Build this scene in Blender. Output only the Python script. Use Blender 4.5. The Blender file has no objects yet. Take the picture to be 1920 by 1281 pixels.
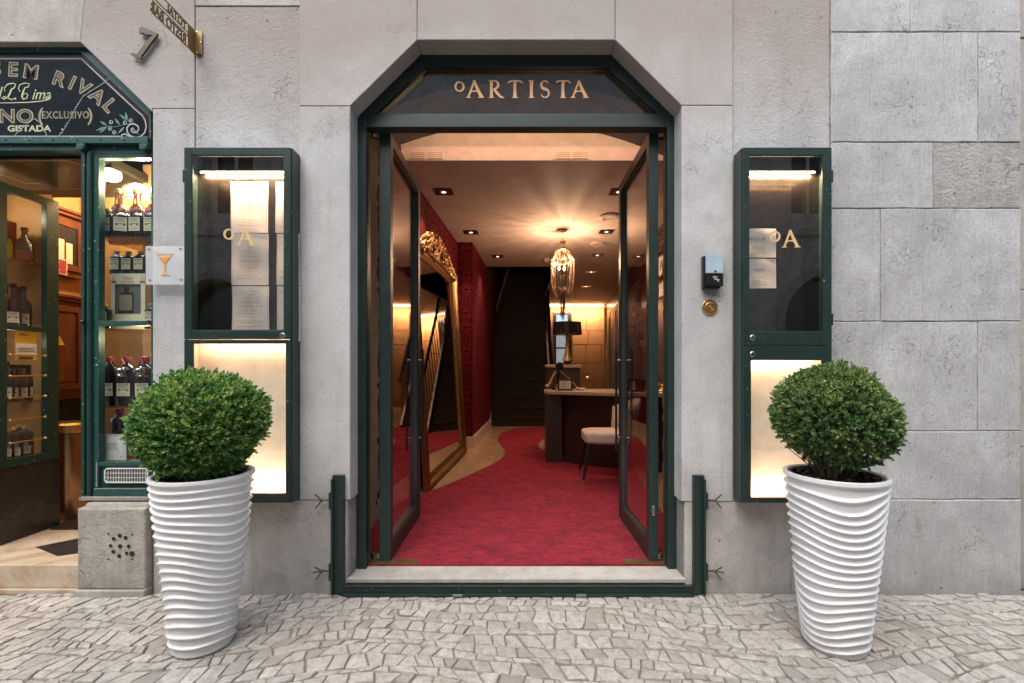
import bpy, math, random
import numpy as np
from math import sin, cos, pi, radians, sqrt
random.seed(7); np.random.seed(7)
R = random.random
def U(a, b): return a + (b - a) * R()

# ---------------------------------------------------------------- camera, sky, sun, exposure
sc = bpy.context.scene
D = 2.933          # camera to facade (m)
F = 880.0          # focal length in photo pixels
H = 1.413          # eye height
cam_d = bpy.data.cameras.new('camera'); cam = bpy.data.objects.new('camera', cam_d)
sc.collection.objects.link(cam); sc.camera = cam
cam.location = (0, -D, H); cam.rotation_euler = (pi/2, 0, 0)
cam_d.sensor_width = 36; cam_d.lens = F/1920*36
cam_d.shift_x = -12/1920; cam_d.shift_y = (688-640.5)/1920
cam_d.clip_start = 0.05; cam_d.clip_end = 300
w = bpy.data.worlds.new('World'); sc.world = w; w.use_nodes = True
nt = w.node_tree; nt.nodes.clear()
sky = nt.nodes.new('ShaderNodeTexSky'); sky.sky_type = 'NISHITA'; sky.sun_disc = False
SUN_EL, SUN_AZ = radians(58), radians(200)
sky.sun_elevation = SUN_EL; sky.sun_rotation = SUN_AZ
sky.air_density = 0.7; sky.dust_density = 3.5; sky.ozone_density = 0.6
bg = nt.nodes.new('ShaderNodeBackground'); bg.inputs[1].default_value = 0.12
hs = nt.nodes.new('ShaderNodeHueSaturation'); hs.inputs['Saturation'].default_value = 0.85
wo = nt.nodes.new('ShaderNodeOutputWorld')
nt.links.new(sky.outputs[0], hs.inputs['Color']); nt.links.new(hs.outputs[0], bg.inputs[0]); nt.links.new(bg.outputs[0], wo.inputs[0])
sd = bpy.data.lights.new('sun', 'SUN'); sd.energy = 1.05; sd.angle = radians(60); sd.color = (0.955, 1.0, 0.99)
so = bpy.data.objects.new('sun', sd); sc.collection.objects.link(so)
# direction towards the sun, the same as the sky's
sx, sy, sz = sin(SUN_AZ)*cos(SUN_EL), cos(SUN_AZ)*cos(SUN_EL), sin(SUN_EL)
from mathutils import Vector, Matrix
so.rotation_euler = Vector((sx, sy, sz)).to_track_quat('Z', 'Y').to_euler()
so.location = (-3, -5, 9)
sc.view_settings.view_transform = 'Standard'; sc.view_settings.look = 'None'
sc.view_settings.exposure = 1.56; sc.view_settings.gamma = 1; sc.view_settings.use_curve_mapping = False
sc.render.engine = 'CYCLES'
sc.cycles.use_denoising = True; sc.cycles.max_bounces = 9; sc.cycles.diffuse_bounces = 4
sc.cycles.glossy_bounces = 4; sc.cycles.transmission_bounces = 6; sc.cycles.transparent_max_bounces = 12
sc.cycles.caustics_reflective = False; sc.cycles.caustics_refractive = False
sc.cycles.sample_clamp_indirect = 6; sc.cycles.use_light_tree = True

# ---------------------------------------------------------------- pixel <-> place
def PX(px, d): return (px-972)*d/F
def PZ(py, d): return H-(py-688)*d/F
def X0(px): return (px-972)/300.0
def Z0(py): return H-(py-688)/300.0

# ---------------------------------------------------------------- materials
MATS = {}
class NG:
    def __init__(s, name):
        s.m = bpy.data.materials.new(name); s.m.use_nodes = True; s.t = s.m.node_tree; s.t.nodes.clear()
        s.out = s.t.nodes.new('ShaderNodeOutputMaterial'); MATS[name] = s.m
        s.bsdf = s.n('ShaderNodeBsdfPrincipled'); s.l(s.bsdf.outputs[0], s.out.inputs[0])
    def n(s, ty, **kw):
        o = s.t.nodes.new(ty)
        for k, v in kw.items(): setattr(o, k, v)
        return o
    def l(s, a, b): s.t.links.new(a, b)
    def set(s, **kw):
        for k, v in kw.items():
            k = k.replace('_', ' ')
            i = s.bsdf.inputs[k]
            if hasattr(v, 'links') or isinstance(v, bpy.types.NodeSocket): s.l(v, i)
            else: i.default_value = (*v, 1) if isinstance(v, tuple) and len(v) == 3 else v
        return s
    def co(s, kind='Object', scale=(1, 1, 1), rot=(0, 0, 0)):
        c = s.n('ShaderNodeTexCoord'); m = s.n('ShaderNodeMapping')
        m.inputs['Scale'].default_value = scale; m.inputs['Rotation'].default_value = rot
        s.l(c.outputs[kind], m.inputs[0]); return m.outputs[0]
    def noise(s, vec, scale, detail=4, rough=0.55, dist=0):
        o = s.n('ShaderNodeTexNoise'); s.l(vec, o.inputs['Vector'])
        o.inputs['Scale'].default_value = scale; o.inputs['Detail'].default_value = detail
        o.inputs['Roughness'].default_value = rough; o.inputs['Distortion'].default_value = dist
        return o.outputs['Fac']
    def vor(s, vec, scale, feature='F1', out='Distance', rnd=1):
        o = s.n('ShaderNodeTexVoronoi', feature=feature); s.l(vec, o.inputs['Vector'])
        o.inputs['Scale'].default_value = scale; o.inputs['Randomness'].default_value = rnd
        return o.outputs[out]
    def ramp(s, fac, stops, interp='LINEAR'):
        o = s.n('ShaderNodeValToRGB'); s.l(fac, o.inputs[0]); e = o.color_ramp.elements
        o.color_ramp.interpolation = interp
        while len(e) < len(stops): e.new(0.5)
        for i, (p, c) in enumerate(stops):
            e[i].position = p; e[i].color = (c, c, c, 1) if not isinstance(c, tuple) else (*c, 1)
        return o.outputs[0]
    def mix(s, fac, a, b, mode='MIX'):
        o = s.n('ShaderNodeMix', data_type='RGBA', blend_type=mode)
        for v, i in ((fac, 0), (a, 6), (b, 7)):
            if isinstance(v, bpy.types.NodeSocket): s.l(v, o.inputs[i])
            elif i == 0: o.inputs[0].default_value = v
            else: o.inputs[i].default_value = (*v, 1)
        return o.outputs[2]
    def math(s, op, a, b=None, c=None):
        o = s.n('ShaderNodeMath', operation=op)
        for i, v in enumerate((a, b, c)):
            if v is None: continue
            if isinstance(v, bpy.types.NodeSocket): s.l(v, o.inputs[i])
            else: o.inputs[i].default_value = v
        return o.outputs[0]
    def bump(s, h, strength=0.3, dist=0.01, normal=None):
        o = s.n('ShaderNodeBump'); o.inputs['Strength'].default_value = strength; o.inputs['Distance'].default_value = dist
        s.l(h, o.inputs['Height'])
        if normal: s.l(normal, o.inputs['Normal'])
        return o.outputs[0]

def plain(name, col, rough=0.5, metal=0.0, spec=0.5, wear=0.0, bumpy=0.0, coat=0.0, **kw):
    g = NG(name); v = g.co()
    n = g.noise(v, 9, 5)
    c = g.mix(g.ramp(n, [(0.3, 0.0), (0.75, 1.0)]), tuple(x*0.86 for x in col), tuple(min(1, x*1.1) for x in col))
    if wear:
        wv = g.ramp(g.noise(v, 48, 3, 0.7), [(1-wear*0.36, 0.0), (1-wear*0.36+0.03, 1.0)])
        c = g.mix(wv, c, (0.45, 0.47, 0.44))
    g.set(Base_Color=c, Roughness=g.math('MULTIPLY_ADD', n, 0.16, rough-0.08), Metallic=metal, Coat_Weight=coat)
    g.bsdf.inputs['Specular IOR Level'].default_value = spec
    if bumpy: g.set(Normal=g.bump(g.noise(v, 120, 3), bumpy, 0.002))
    for k, x in kw.items(): g.bsdf.inputs[k.replace('_', ' ')].default_value = x
    return g.m
def emis(name, col, strength):
    g = NG(name); g.set(Base_Color=(0.8, 0.8, 0.8), Emission_Color=col, Emission_Strength=strength); return g.m
def glass(name, tint=(0.93, 0.96, 0.95), ior=1.5, rough=0.0, boost=1.0):
    g = NG(name); g.t.nodes.remove(g.bsdf)
    tr = g.n('ShaderNodeBsdfTransparent'); tr.inputs[0].default_value = (*tint, 1)
    gl = g.n('ShaderNodeBsdfGlossy'); gl.inputs['Roughness'].default_value = rough
    gl.inputs['Color'].default_value = (1, 1, 1, 1)
    ge = g.n('ShaderNodeNewGeometry'); dt = g.n('ShaderNodeVectorMath', operation='DOT_PRODUCT')
    g.l(ge.outputs['Incoming'], dt.inputs[0]); g.l(ge.outputs['Normal'], dt.inputs[1])
    f = g.math('POWER', g.math('SUBTRACT', 1.0, g.math('ABSOLUTE', dt.outputs['Value'])), 5.0)
    f = g.math('MULTIPLY', g.math('MULTIPLY_ADD', f, 0.6, 0.04), boost)
    mx = g.n('ShaderNodeMixShader'); g.l(f, mx.inputs[0]); g.l(tr.outputs[0], mx.inputs[1]); g.l(gl.outputs[0], mx.inputs[2])
    g.l(mx.outputs[0], g.out.inputs[0]); return g.m

def limestone(name, base, warm, pit=1.0, stain=0.5, streak=0.0, rough_bump=1.0, topwarm=0.0):
    g = NG(name); v = g.co()
    oi = g.n('ShaderNodeObjectInfo').outputs['Random']
    sh = g.n('ShaderNodeVectorMath', operation='ADD'); cm = g.n('ShaderNodeCombineXYZ')
    g.l(g.math('MULTIPLY', oi, 37.0), cm.inputs[0]); g.l(g.math('MULTIPLY', oi, 11.0), cm.inputs[2])
    g.l(v, sh.inputs[0]); g.l(cm.outputs[0], sh.inputs[1]); vo = sh.outputs[0]
    big = g.noise(vo, 1.6, 6, 0.62, 0.4); mid = g.noise(vo, 9, 6, 0.65, 0.3); fine = g.noise(v, 75, 5, 0.7)
    c = g.mix(g.ramp(big, [(0.36, 0.0), (0.64, 1.0)]), tuple(x*0.86 for x in base), tuple(x*1.20 for x in base))
    c = g.mix(g.math('MULTIPLY', g.ramp(mid, [(0.46, 0.0), (0.72, 1.0)]), stain), c, warm)
    c = g.mix(g.math('MULTIPLY', g.ramp(g.noise(vo, 3.1, 8, 0.75, 0.8), [(0.54, 0.0), (0.66, 1.0)]), 0.55*stain+0.15), c, tuple(x*0.70 for x in base))
    if topwarm:
        sp = g.n('ShaderNodeSeparateXYZ'); g.l(v, sp.inputs[0])
        h = g.math('ADD', sp.outputs[2], g.math('MULTIPLY', g.noise(v, 1.2, 4), 0.9))
        h = g.ramp(g.math('MULTIPLY_ADD', h, 0.8, -2.45), [(0.12, 0.0), (0.75, 1.0)])
        c = g.mix(g.math('MULTIPLY', h, topwarm), c, (0.31, 0.262, 0.222))
    sz = g.n('ShaderNodeSeparateXYZ'); g.l(v, sz.inputs[0])
    gr0 = g.math('SUBTRACT', g.math('MULTIPLY', g.noise(g.co(scale=(1, 1, 0.35)), 4.5, 6, 0.7), 0.9), g.math('MULTIPLY', sz.outputs[2], 1.5))
    c = g.mix(g.math('MULTIPLY', g.ramp(gr0, [(0.12, 0.0), (0.5, 1.0)]), 0.45), c, tuple(x*0.5 for x in warm))
    stv = g.noise(g.co(scale=(9, 9, 0.5)), 1.3, 5, 0.65)
    c = g.mix(g.math('MULTIPLY', g.ramp(stv, [(0.53, 0.0), (0.66, 1.0)]), 0.22), c, tuple(x*0.72 for x in warm))
    # fine grain and pits
    c = g.mix(g.ramp(fine, [(0.34, 0.42), (0.50, 0.0)]), c, tuple(x*0.55 for x in base))
    pv = g.vor(vo, 24, 'F1', 'Distance'); mask = g.ramp(g.noise(vo, 4.2, 5, 0.7), [(0.54, 0.0), (0.66, 1.0)])
    size = g.math('MULTIPLY', g.noise(vo, 21, 2), 0.34*pit)
    hole = g.math('MULTIPLY', g.math('LESS_THAN', pv, g.math('SUBTRACT', size, 0.02)), mask)
    c = g.mix(g.math('MULTIPLY', hole, 0.8), c, (0.09, 0.08, 0.07))
    crk = g.vor(vo, 7, 'DISTANCE_TO_EDGE'); 
    dv = g.n('ShaderNodeVectorMath', operation='ADD'); nz = g.n('ShaderNodeTexNoise'); g.l(vo, nz.inputs['Vector']); nz.inputs['Scale'].default_value = 9; nz.inputs['Detail'].default_value = 5
    g.l(vo, dv.inputs[0]); g.l(nz.outputs['Color'], dv.inputs[1])
    ck = g.vor(dv.outputs[0], 3.4, 'DISTANCE_TO_EDGE')
    ckm = g.math('MULTIPLY', g.ramp(ck, [(0.0, 1.0), (0.022, 0.0)]), g.ramp(g.noise(vo, 2.6, 3), [(0.54, 0.0), (0.62, 1.0)]))
    c = g.mix(g.math('MULTIPLY', ckm, 0.6), c, tuple(x*0.35 for x in warm))
    g.set(Base_Color=c, Roughness=0.86); g.bsdf.inputs['Specular IOR Level'].default_value = 0.25
    hh = g.math('ADD', g.math('MULTIPLY', mid, 0.35), g.math('MULTIPLY', fine, 0.5))
    hh = g.math('ADD', hh, g.math('MULTIPLY', g.noise(v, 34, 5, 0.75), 0.42))
    hh = g.math('SUBTRACT', hh, g.math('MULTIPLY', hole, 0.9)); hh = g.math('SUBTRACT', hh, g.math('MULTIPLY', ckm, 0.5))
    if streak:
        vs = g.co(scale=(60, 60, 5)); hh = g.math('ADD', hh, g.math('MULTIPLY', g.noise(vs, 1.4, 4, 0.6, 0.3), streak))
    g.set(Normal=g.bump(hh, min(1.0, 0.75*rough_bump), 0.0125*rough_bump))
    return g.m
limestone('lime_light', (0.462, 0.461, 0.462), (0.41, 0.385, 0.35), 1.0, 0.35, topwarm=0.85)
limestone('lime_smooth', (0.468, 0.464, 0.462), (0.42, 0.385, 0.35), 0.75, 0.3, rough_bump=0.6, topwarm=0.8)
limestone('lime_warm', (0.40, 0.375, 0.34), (0.31, 0.26, 0.21), 0.9, 0.6, rough_bump=0.8)
limestone('lime_plinth', (0.50, 0.475, 0.44), (0.36, 0.32, 0.28), 1.1, 0.6, rough_bump=0.7)
limestone('lime_ashlar', (0.448, 0.448, 0.450), (0.37, 0.35, 0.33), 1.0, 0.6, streak=0.9, rough_bump=1.0)
limestone('lime_rough', (0.40, 0.39, 0.375), (0.31, 0.29, 0.26), 1.6, 0.7, rough_bump=2.3)
limestone('lime_pedestal', (0.44, 0.41, 0.36), (0.30, 0.27, 0.22), 0.2, 0.7, rough_bump=1.5)
limestone('lime_sill', (0.46, 0.44, 0.41), (0.35, 0.31, 0.26), 0.6, 0.5, rough_bump=0.5)
limestone('mortar', (0.30, 0.285, 0.265), (0.22, 0.20, 0.18), 0.8, 0.7)
limestone('rough_masonry', (0.36, 0.33, 0.29), (0.26, 0.21, 0.16), 1.2, 0.7, rough_bump=2.6)
limestone('far_facade', (0.47, 0.46, 0.44), (0.28, 0.26, 0.23), 0.2, 0.9, rough_bump=0.35)

def cobble_mat(name, tex=False):
    g = NG(name); v = g.co()
    rn = g.n('ShaderNodeObjectInfo').outputs['Random'] if not tex else g.n('ShaderNodeNewGeometry').outputs['Random Per Island']
    c = g.ramp(rn, [(0.0, (0.30, 0.275, 0.25)), (0.25, (0.42, 0.39, 0.35)), (0.55, (0.475, 0.45, 0.41)), (0.8, (0.40, 0.38, 0.35)), (1.0, (0.53, 0.505, 0.465))])
    n = g.noise(v, 26, 6, 0.7, 0.5)
    c = g.mix(g.ramp(n, [(0.36, 0.75), (0.56, 0.0)]), c, (0.25, 0.215, 0.18))
    c = g.mix(g.ramp(g.noise(v, 110, 4, 0.7), [(0.4, 0.35), (0.55, 0.0)]), c, (0.2, 0.17, 0.14))
    st = g.noise(g.co(scale=(1, 1, 1), rot=(0, 0, 0.6)), 14, 6, 0.75, 1.6)
    g.set(Base_Color=c, Roughness=g.math('MULTIPLY_ADD', n, 0.35, 0.42)); g.bsdf.inputs['Specular IOR Level'].default_value = 0.4
    h = g.math('ADD', g.math('MULTIPLY', st, 1.0), g.math('MULTIPLY', g.noise(v, 70, 5, 0.7), 0.4))
    g.set(Normal=g.bump(h, 0.6, 0.008)); return g.m
cobble_mat('cobble'); cobble_mat('cobble_far', True)
g = NG('grout'); v = g.co(); n = g.noise(v, 60, 6, 0.75)
g.set(Base_Color=g.ramp(n, [(0.3, (0.13, 0.11, 0.088)), (0.55, (0.22, 0.19, 0.155)), (0.8, (0.32, 0.275, 0.225))]), Roughness=0.95, Normal=g.bump(n, 0.9, 0.006))

plain('green_paint', (0.015, 0.033, 0.028), 0.36, wear=0.85, bumpy=0.08)
plain('green_frame', (0.014, 0.030, 0.026), 0.40, wear=0.80, bumpy=0.1)
plain('teal_paint', (0.016, 0.066, 0.058), 0.38, wear=0.95, bumpy=0.35)
plain('teal_dark', (0.010, 0.042, 0.033), 0.38, wear=0.9, bumpy=0.3)
plain('brass', (0.70, 0.45, 0.19), 0.33, metal=1)
plain('gilt', (0.46, 0.27, 0.12), 0.36, metal=1, bumpy=0.2)
plain('old_brass', (0.26, 0.18, 0.09), 0.42, metal=0.9, bumpy=0.2)
plain('bronze', (0.10, 0.085, 0.06), 0.45, metal=0.7, bumpy=0.2)
plain('steel', (0.5, 0.5, 0.5), 0.28, metal=1)
plain('dark_steel', (0.16, 0.16, 0.165), 0.4, metal=0.9)
plain('black', (0.012, 0.012, 0.013), 0.3)
plain('white_plastic', (0.66, 0.65, 0.61), 0.4)
plain('blue_grey', (0.30, 0.40, 0.46), 0.4)
plain('copper_letter', (0.80, 0.42, 0.19), 0.45)
plain('gold_letter', (0.66, 0.46, 0.21), 0.45)
plain('walnut', (0.040, 0.019, 0.012), 0.35)
plain('stair_wood', (0.024, 0.014, 0.010), 0.55, spec=0.3)
plain('cream_trim', (0.60, 0.46, 0.36), 0.4)
plain('ceiling_paint', (0.56, 0.44, 0.38), 0.75)
plain('plaster', (0.50, 0.42, 0.34), 0.8)
plain('grey_panel', (0.17, 0.16, 0.16), 0.4)
plain('bronze_panel', (0.10, 0.045, 0.028), 0.25, metal=0.4)
plain('desk_grey', (0.055, 0.043, 0.038), 0.4)
plain('chair_fabric', (0.62, 0.50, 0.40), 0.8, bumpy=0.4)
plain('shade_gold', (0.75, 0.52, 0.22), 0.35, metal=0.6)
plain('paper', (0.72, 0.62, 0.56), 0.7)
plain('paper_white', (0.72, 0.70, 0.66), 0.65)
plain('ink', (0.09, 0.07, 0.06), 0.7)
plain('ink_soft', (0.30, 0.23, 0.19), 0.7)
plain('sign_black', (0.006, 0.007, 0.011), 0.2, spec=0.3)
plain('sign_maroon', (0.075, 0.022, 0.030), 0.2)
plain('sign_pink', (0.70, 0.58, 0.58), 0.35)
plain('sign_gold', (0.80, 0.72, 0.46), 0.35)
plain('sign_brown', (0.16, 0.07, 0.055), 0.3)
plain('leaf_paint', (0.16, 0.33, 0.27), 0.4)
plain('crack_white', (0.55, 0.56, 0.58), 0.5)
plain('label_cream', (0.60, 0.56, 0.40), 0.6)
plain('label_red', (0.32, 0.035, 0.045), 0.5)
plain('label_white', (0.68, 0.66, 0.60), 0.6)
plain('label_yellow', (0.62, 0.42, 0.04), 0.5)
plain('liquor', (0.016, 0.006, 0.010), 0.04, coat=1.0, spec=0.8)
plain('liquor_amber', (0.085, 0.018, 0.010), 0.04, coat=1.0, spec=0.8)
plain('cork', (0.55, 0.36, 0.20), 0.6)
plain('wax_red', (0.24, 0.035, 0.05), 0.35)
plain('bin_brass', (0.33, 0.19, 0.10), 0.22, metal=0.9)
plain('pot_white', (0.76, 0.76, 0.755), 0.33, bumpy=0.03)
g = NG('pot_white'); v = g.co(); szp = g.n('ShaderNodeSeparateXYZ'); g.l(v, szp.inputs[0])
gp0 = g.math('SUBTRACT', g.math('MULTIPLY', g.noise(v, 11, 6, 0.75), 1.1), g.math('MULTIPLY', szp.outputs[2], 1.4))
c = g.mix(g.math('MULTIPLY', g.ramp(gp0, [(0.25, 0.0), (0.62, 1.0)]), 0.35), (0.76, 0.757, 0.75), (0.40, 0.36, 0.31))
c = g.mix(g.math('MULTIPLY', g.ramp(g.noise(g.co(scale=(6, 6, 1)), 3.0, 5, 0.7), [(0.55, 0.0), (0.72, 1.0)]), 0.16), c, (0.50, 0.48, 0.44))
c = g.mix(g.ramp(g.noise(v, 60, 3, 0.7), [(0.70, 0.0), (0.74, 0.6)]), c, (0.38, 0.36, 0.33))
g.set(Base_Color=c, Roughness=g.math('MULTIPLY_ADD', g.noise(v, 8, 4), 0.3, 0.22))
plain('liner_black', (0.02, 0.02, 0.02), 0.5)
plain('twig', (0.23, 0.16, 0.10), 0.8)
plain('bark', (0.055, 0.024, 0.017), 0.8, bumpy=0.6)
plain('soil', (0.03, 0.02, 0.015), 0.95, bumpy=1.0)
plain('orchid', (0.62, 0.45, 0.38), 0.6)
plain('orange_wall', (0.46, 0.24, 0.085), 0.65)
plain('display_wood', (0.36, 0.21, 0.10), 0.5)
plain('shop_soffit', (0.018, 0.015, 0.009), 0.3, spec=0.4)
plain('soffit_line', (0.35, 0.27, 0.17), 0.4)
plain('orange_drink', (0.75, 0.30, 0.03), 0.5)
plain('bag_green', (0.02, 0.16, 0.035), 0.4)
plain('bronze_back', (0.13, 0.105, 0.08), 0.14, metal=0.95)
plain('lightbox_cream', (0.78, 0.63, 0.51), 0.6)
plain('chain_gold', (0.085, 0.05, 0.03), 0.38, metal=1)
plain('sandstone', (0.36, 0.22, 0.115), 0.8, bumpy=0.9)
plain('window_dark', (0.02, 0.022, 0.025), 0.08)
plain('red_card', (0.45, 0.03, 0.05), 0.5)
plain('courtyard', (0.26, 0.27, 0.27), 0.8)
emis('led_warm', (1.0, 0.80, 0.52), 14)
emis('led_soft', (1.0, 0.70, 0.42), 2.2)
emis('bulb', (1.0, 0.78, 0.48), 16)
emis('bulb_and_glare', (1.0, 0.86, 0.62), 4)
emis('spot_glow', (1.0, 0.62, 0.38), 1.6)
glass('pane'); glass('pane_tint', (0.85, 0.87, 0.85), boost=2.6)
glass('pane_cabinet', (0.93, 0.94, 0.93), boost=2.3)
glass('plexi', (0.86, 0.90, 0.96), boost=1.0)
glass('bottle_clear', (0.85, 0.80, 0.74), boost=1.5)
glass('bauble_glass', (0.92, 0.85, 0.8), boost=4)
g = NG('mirror_glass'); g.set(Base_Color=(0.78, 0.74, 0.70), Metallic=1.0, Roughness=0.015)
g = NG('frosted_sheet'); g.set(Base_Color=(0.74, 0.76, 0.80), Roughness=0.30, Alpha=0.42)
# marble floor slab in the shop entrance
g = NG('marble_warm'); v = g.co(); n = g.noise(v, 2.3, 8, 0.65, 2.2)
g.set(Base_Color=g.ramp(n, [(0.3, (0.30, 0.17, 0.09)), (0.48, (0.46, 0.36, 0.25)), (0.6, (0.52, 0.44, 0.34)), (0.75, (0.30, 0.24, 0.18))]), Roughness=0.3)
g = NG('marble_dark'); n = g.noise(g.co(), 7, 8, 0.7, 2.5)
g.set(Base_Color=g.ramp(n, [(0.35, (0.014, 0.012, 0.011)), (0.6, (0.035, 0.03, 0.026)), (0.72, (0.10, 0.09, 0.08))]), Roughness=0.3)
g = NG('marble_top'); n = g.noise(g.co(), 3.5, 8, 0.65, 1.8)
g.set(Base_Color=g.ramp(n, [(0.35, (0.50, 0.35, 0.24)), (0.55, (0.62, 0.50, 0.40)), (0.7, (0.40, 0.26, 0.17))]), Roughness=0.15)
g = NG('oak'); n = g.noise(g.co(scale=(1, 14, 1.2)), 3, 6, 0.6, 0.6)
g.set(Base_Color=g.ramp(n, [(0.3, (0.075, 0.022, 0.010)), (0.6, (0.14, 0.042, 0.018)), (0.8, (0.19, 0.065, 0.03))]), Roughness=0.32, Normal=g.bump(n, 0.1, 0.002))
# polished floor with thin dark arcs
g = NG('golden_floor'); v = g.co()
dv = g.n('ShaderNodeVectorMath', operation='ADD'); nz = g.n('ShaderNodeTexNoise'); nz.inputs['Scale'].default_value = 1.6
g.l(v, nz.inputs['Vector']); g.l(v, dv.inputs[0]); g.l(nz.outputs['Color'], dv.inputs[1])
e = g.vor(dv.outputs[0], 11, 'DISTANCE_TO_EDGE', rnd=0.7)
mp = g.n('ShaderNodeMapping'); mp.inputs['Scale'].default_value = (1, 2.2, 1); g.l(dv.outputs[0], mp.inputs[0])
e = g.vor(mp.outputs[0], 9, 'DISTANCE_TO_EDGE', rnd=0.8)
ln = g.math('MULTIPLY', g.ramp(e, [(0.0, 1.0), (0.035, 0.0)]), 0.6)
cc = g.mix(g.noise(v, 4, 5), (0.36, 0.22, 0.115), (0.48, 0.33, 0.19))
g.set(Base_Color=g.mix(ln, cc, (0.07, 0.035, 0.02)), Roughness=0.14)
# crimson carpet
g = NG('carpet'); v = g.co()
n1 = g.noise(g.co(scale=(1, 1.9, 1)), 5.5, 7, 0.72, 0.8); n2 = g.noise(v, 170, 3, 0.8); n3 = g.noise(g.co(scale=(1, 2.0, 1)), 17, 6, 0.75, 1.0)
c = g.mix(g.ramp(n1, [(0.36, 0.0), (0.62, 1.0)]), (0.17, 0.006, 0.015), (0.43, 0.020, 0.042))
c = g.mix(g.ramp(n3, [(0.53, 0.0), (0.61, 0.9)]), c, (0.060, 0.003, 0.007))
c = g.mix(g.ramp(n2, [(0.35, 0.5), (0.6, 0.0)]), c, (0.13, 0.006, 0.013))
g.set(Base_Color=c, Roughness=0.9, Sheen_Weight=0.12, Sheen_Tint=(1.0, 0.3, 0.4)); g.bsdf.inputs['Specular IOR Level'].default_value = 0.22
g.set(Normal=g.bump(g.math('ADD', g.math('MULTIPLY', n3, 1.2), n2), 0.9, 0.012))
# damask wallpaper: mirrored noise, half drop repeat
def damask(name, axis, dark, light):
    g = NG(name); v = g.co(); sp = g.n('ShaderNodeSeparateXYZ'); g.l(v, sp.inputs[0])
    a = sp.outputs[axis]; z = sp.outputs[2]; PW, PH = 0.34, 0.62
    col = g.math('FLOOR', g.math('DIVIDE', a, PW))
    zz = z
    u = g.math('ABSOLUTE', g.math('SUBTRACT', g.math('FRACT', g.math('DIVIDE', a, PW)), 0.5))
    vv = g.math('ABSOLUTE', g.math('SUBTRACT', g.math('FRACT', g.math('DIVIDE', zz, PH)), 0.5))
    cm = g.n('ShaderNodeCombineXYZ'); g.l(u, cm.inputs[0]); g.l(g.math('MULTIPLY', vv, 1.8), cm.inputs[1])
    n = g.noise(cm.outputs[0], 6.0, 2.5, 0.5, 2.2)
    # ogee lattice
    wv = g.math('ABSOLUTE', g.math('SUBTRACT', u, g.math('MULTIPLY_ADD', g.math('COSINE', g.math('MULTIPLY', vv, 6.2832)), 0.17, 0.25)))
    lat = g.ramp(wv, [(0.025, 1.0), (0.05, 0.0)])
    m = g.ramp(n, [(0.47, 0.0), (0.52, 1.0)])
    c = g.mix(m, light, dark)
    g.set(Base_Color=c, Roughness=g.math('MULTIPLY_ADD', m, 0.15, 0.72), Sheen_Weight=0.0); g.bsdf.inputs['Specular IOR Level'].default_value = 0.15
    g.set(Normal=g.bump(g.math('MULTIPLY_ADD', m, 1.0, g.math('MULTIPLY', g.noise(g.co(scale=(1, 1, 0.08)), 90, 3), 0.5)), 0.5, 0.003))
damask('damask_side', 1, (0.030, 0.002, 0.005), (0.175, 0.007, 0.016))
damask('damask_front', 0, (0.022, 0.002, 0.004), (0.15, 0.007, 0.014))
# boxwood leaf
def leafmat(name, a, b, c3):
    g = NG(name); v = g.co(); rn = g.n('ShaderNodeNewGeometry').outputs['Random Per Island']
    cc = g.mix(rn, a, b)
    pm = g.ramp(g.math('ADD', g.math('MULTIPLY', g.noise(v, 9, 3), 0.8), g.math('MULTIPLY', rn, 0.35)), [(0.60, 0.0), (0.76, 1.0)])
    cc = g.mix(pm, cc, c3)
    g.set(Base_Color=cc, Roughness=0.26); g.bsdf.inputs['Specular IOR Level'].default_value = 0.45
    tl = g.n('ShaderNodeBsdfTranslucent'); g.l(cc, tl.inputs[0])
    mx = g.n('ShaderNodeMixShader'); mx.inputs[0].default_value = 0.22
    g.l(g.bsdf.outputs[0], mx.inputs[1]); g.l(tl.outputs[0], mx.inputs[2]); g.l(mx.outputs[0], g.out.inputs[0])
leafmat('leaf_bright', (0.050, 0.165, 0.042), (0.175, 0.38, 0.105), (0.46, 0.58, 0.15))
leafmat('leaf_olive', (0.052, 0.140, 0.046), (0.175, 0.295, 0.105), (0.40, 0.45, 0.15))

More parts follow.
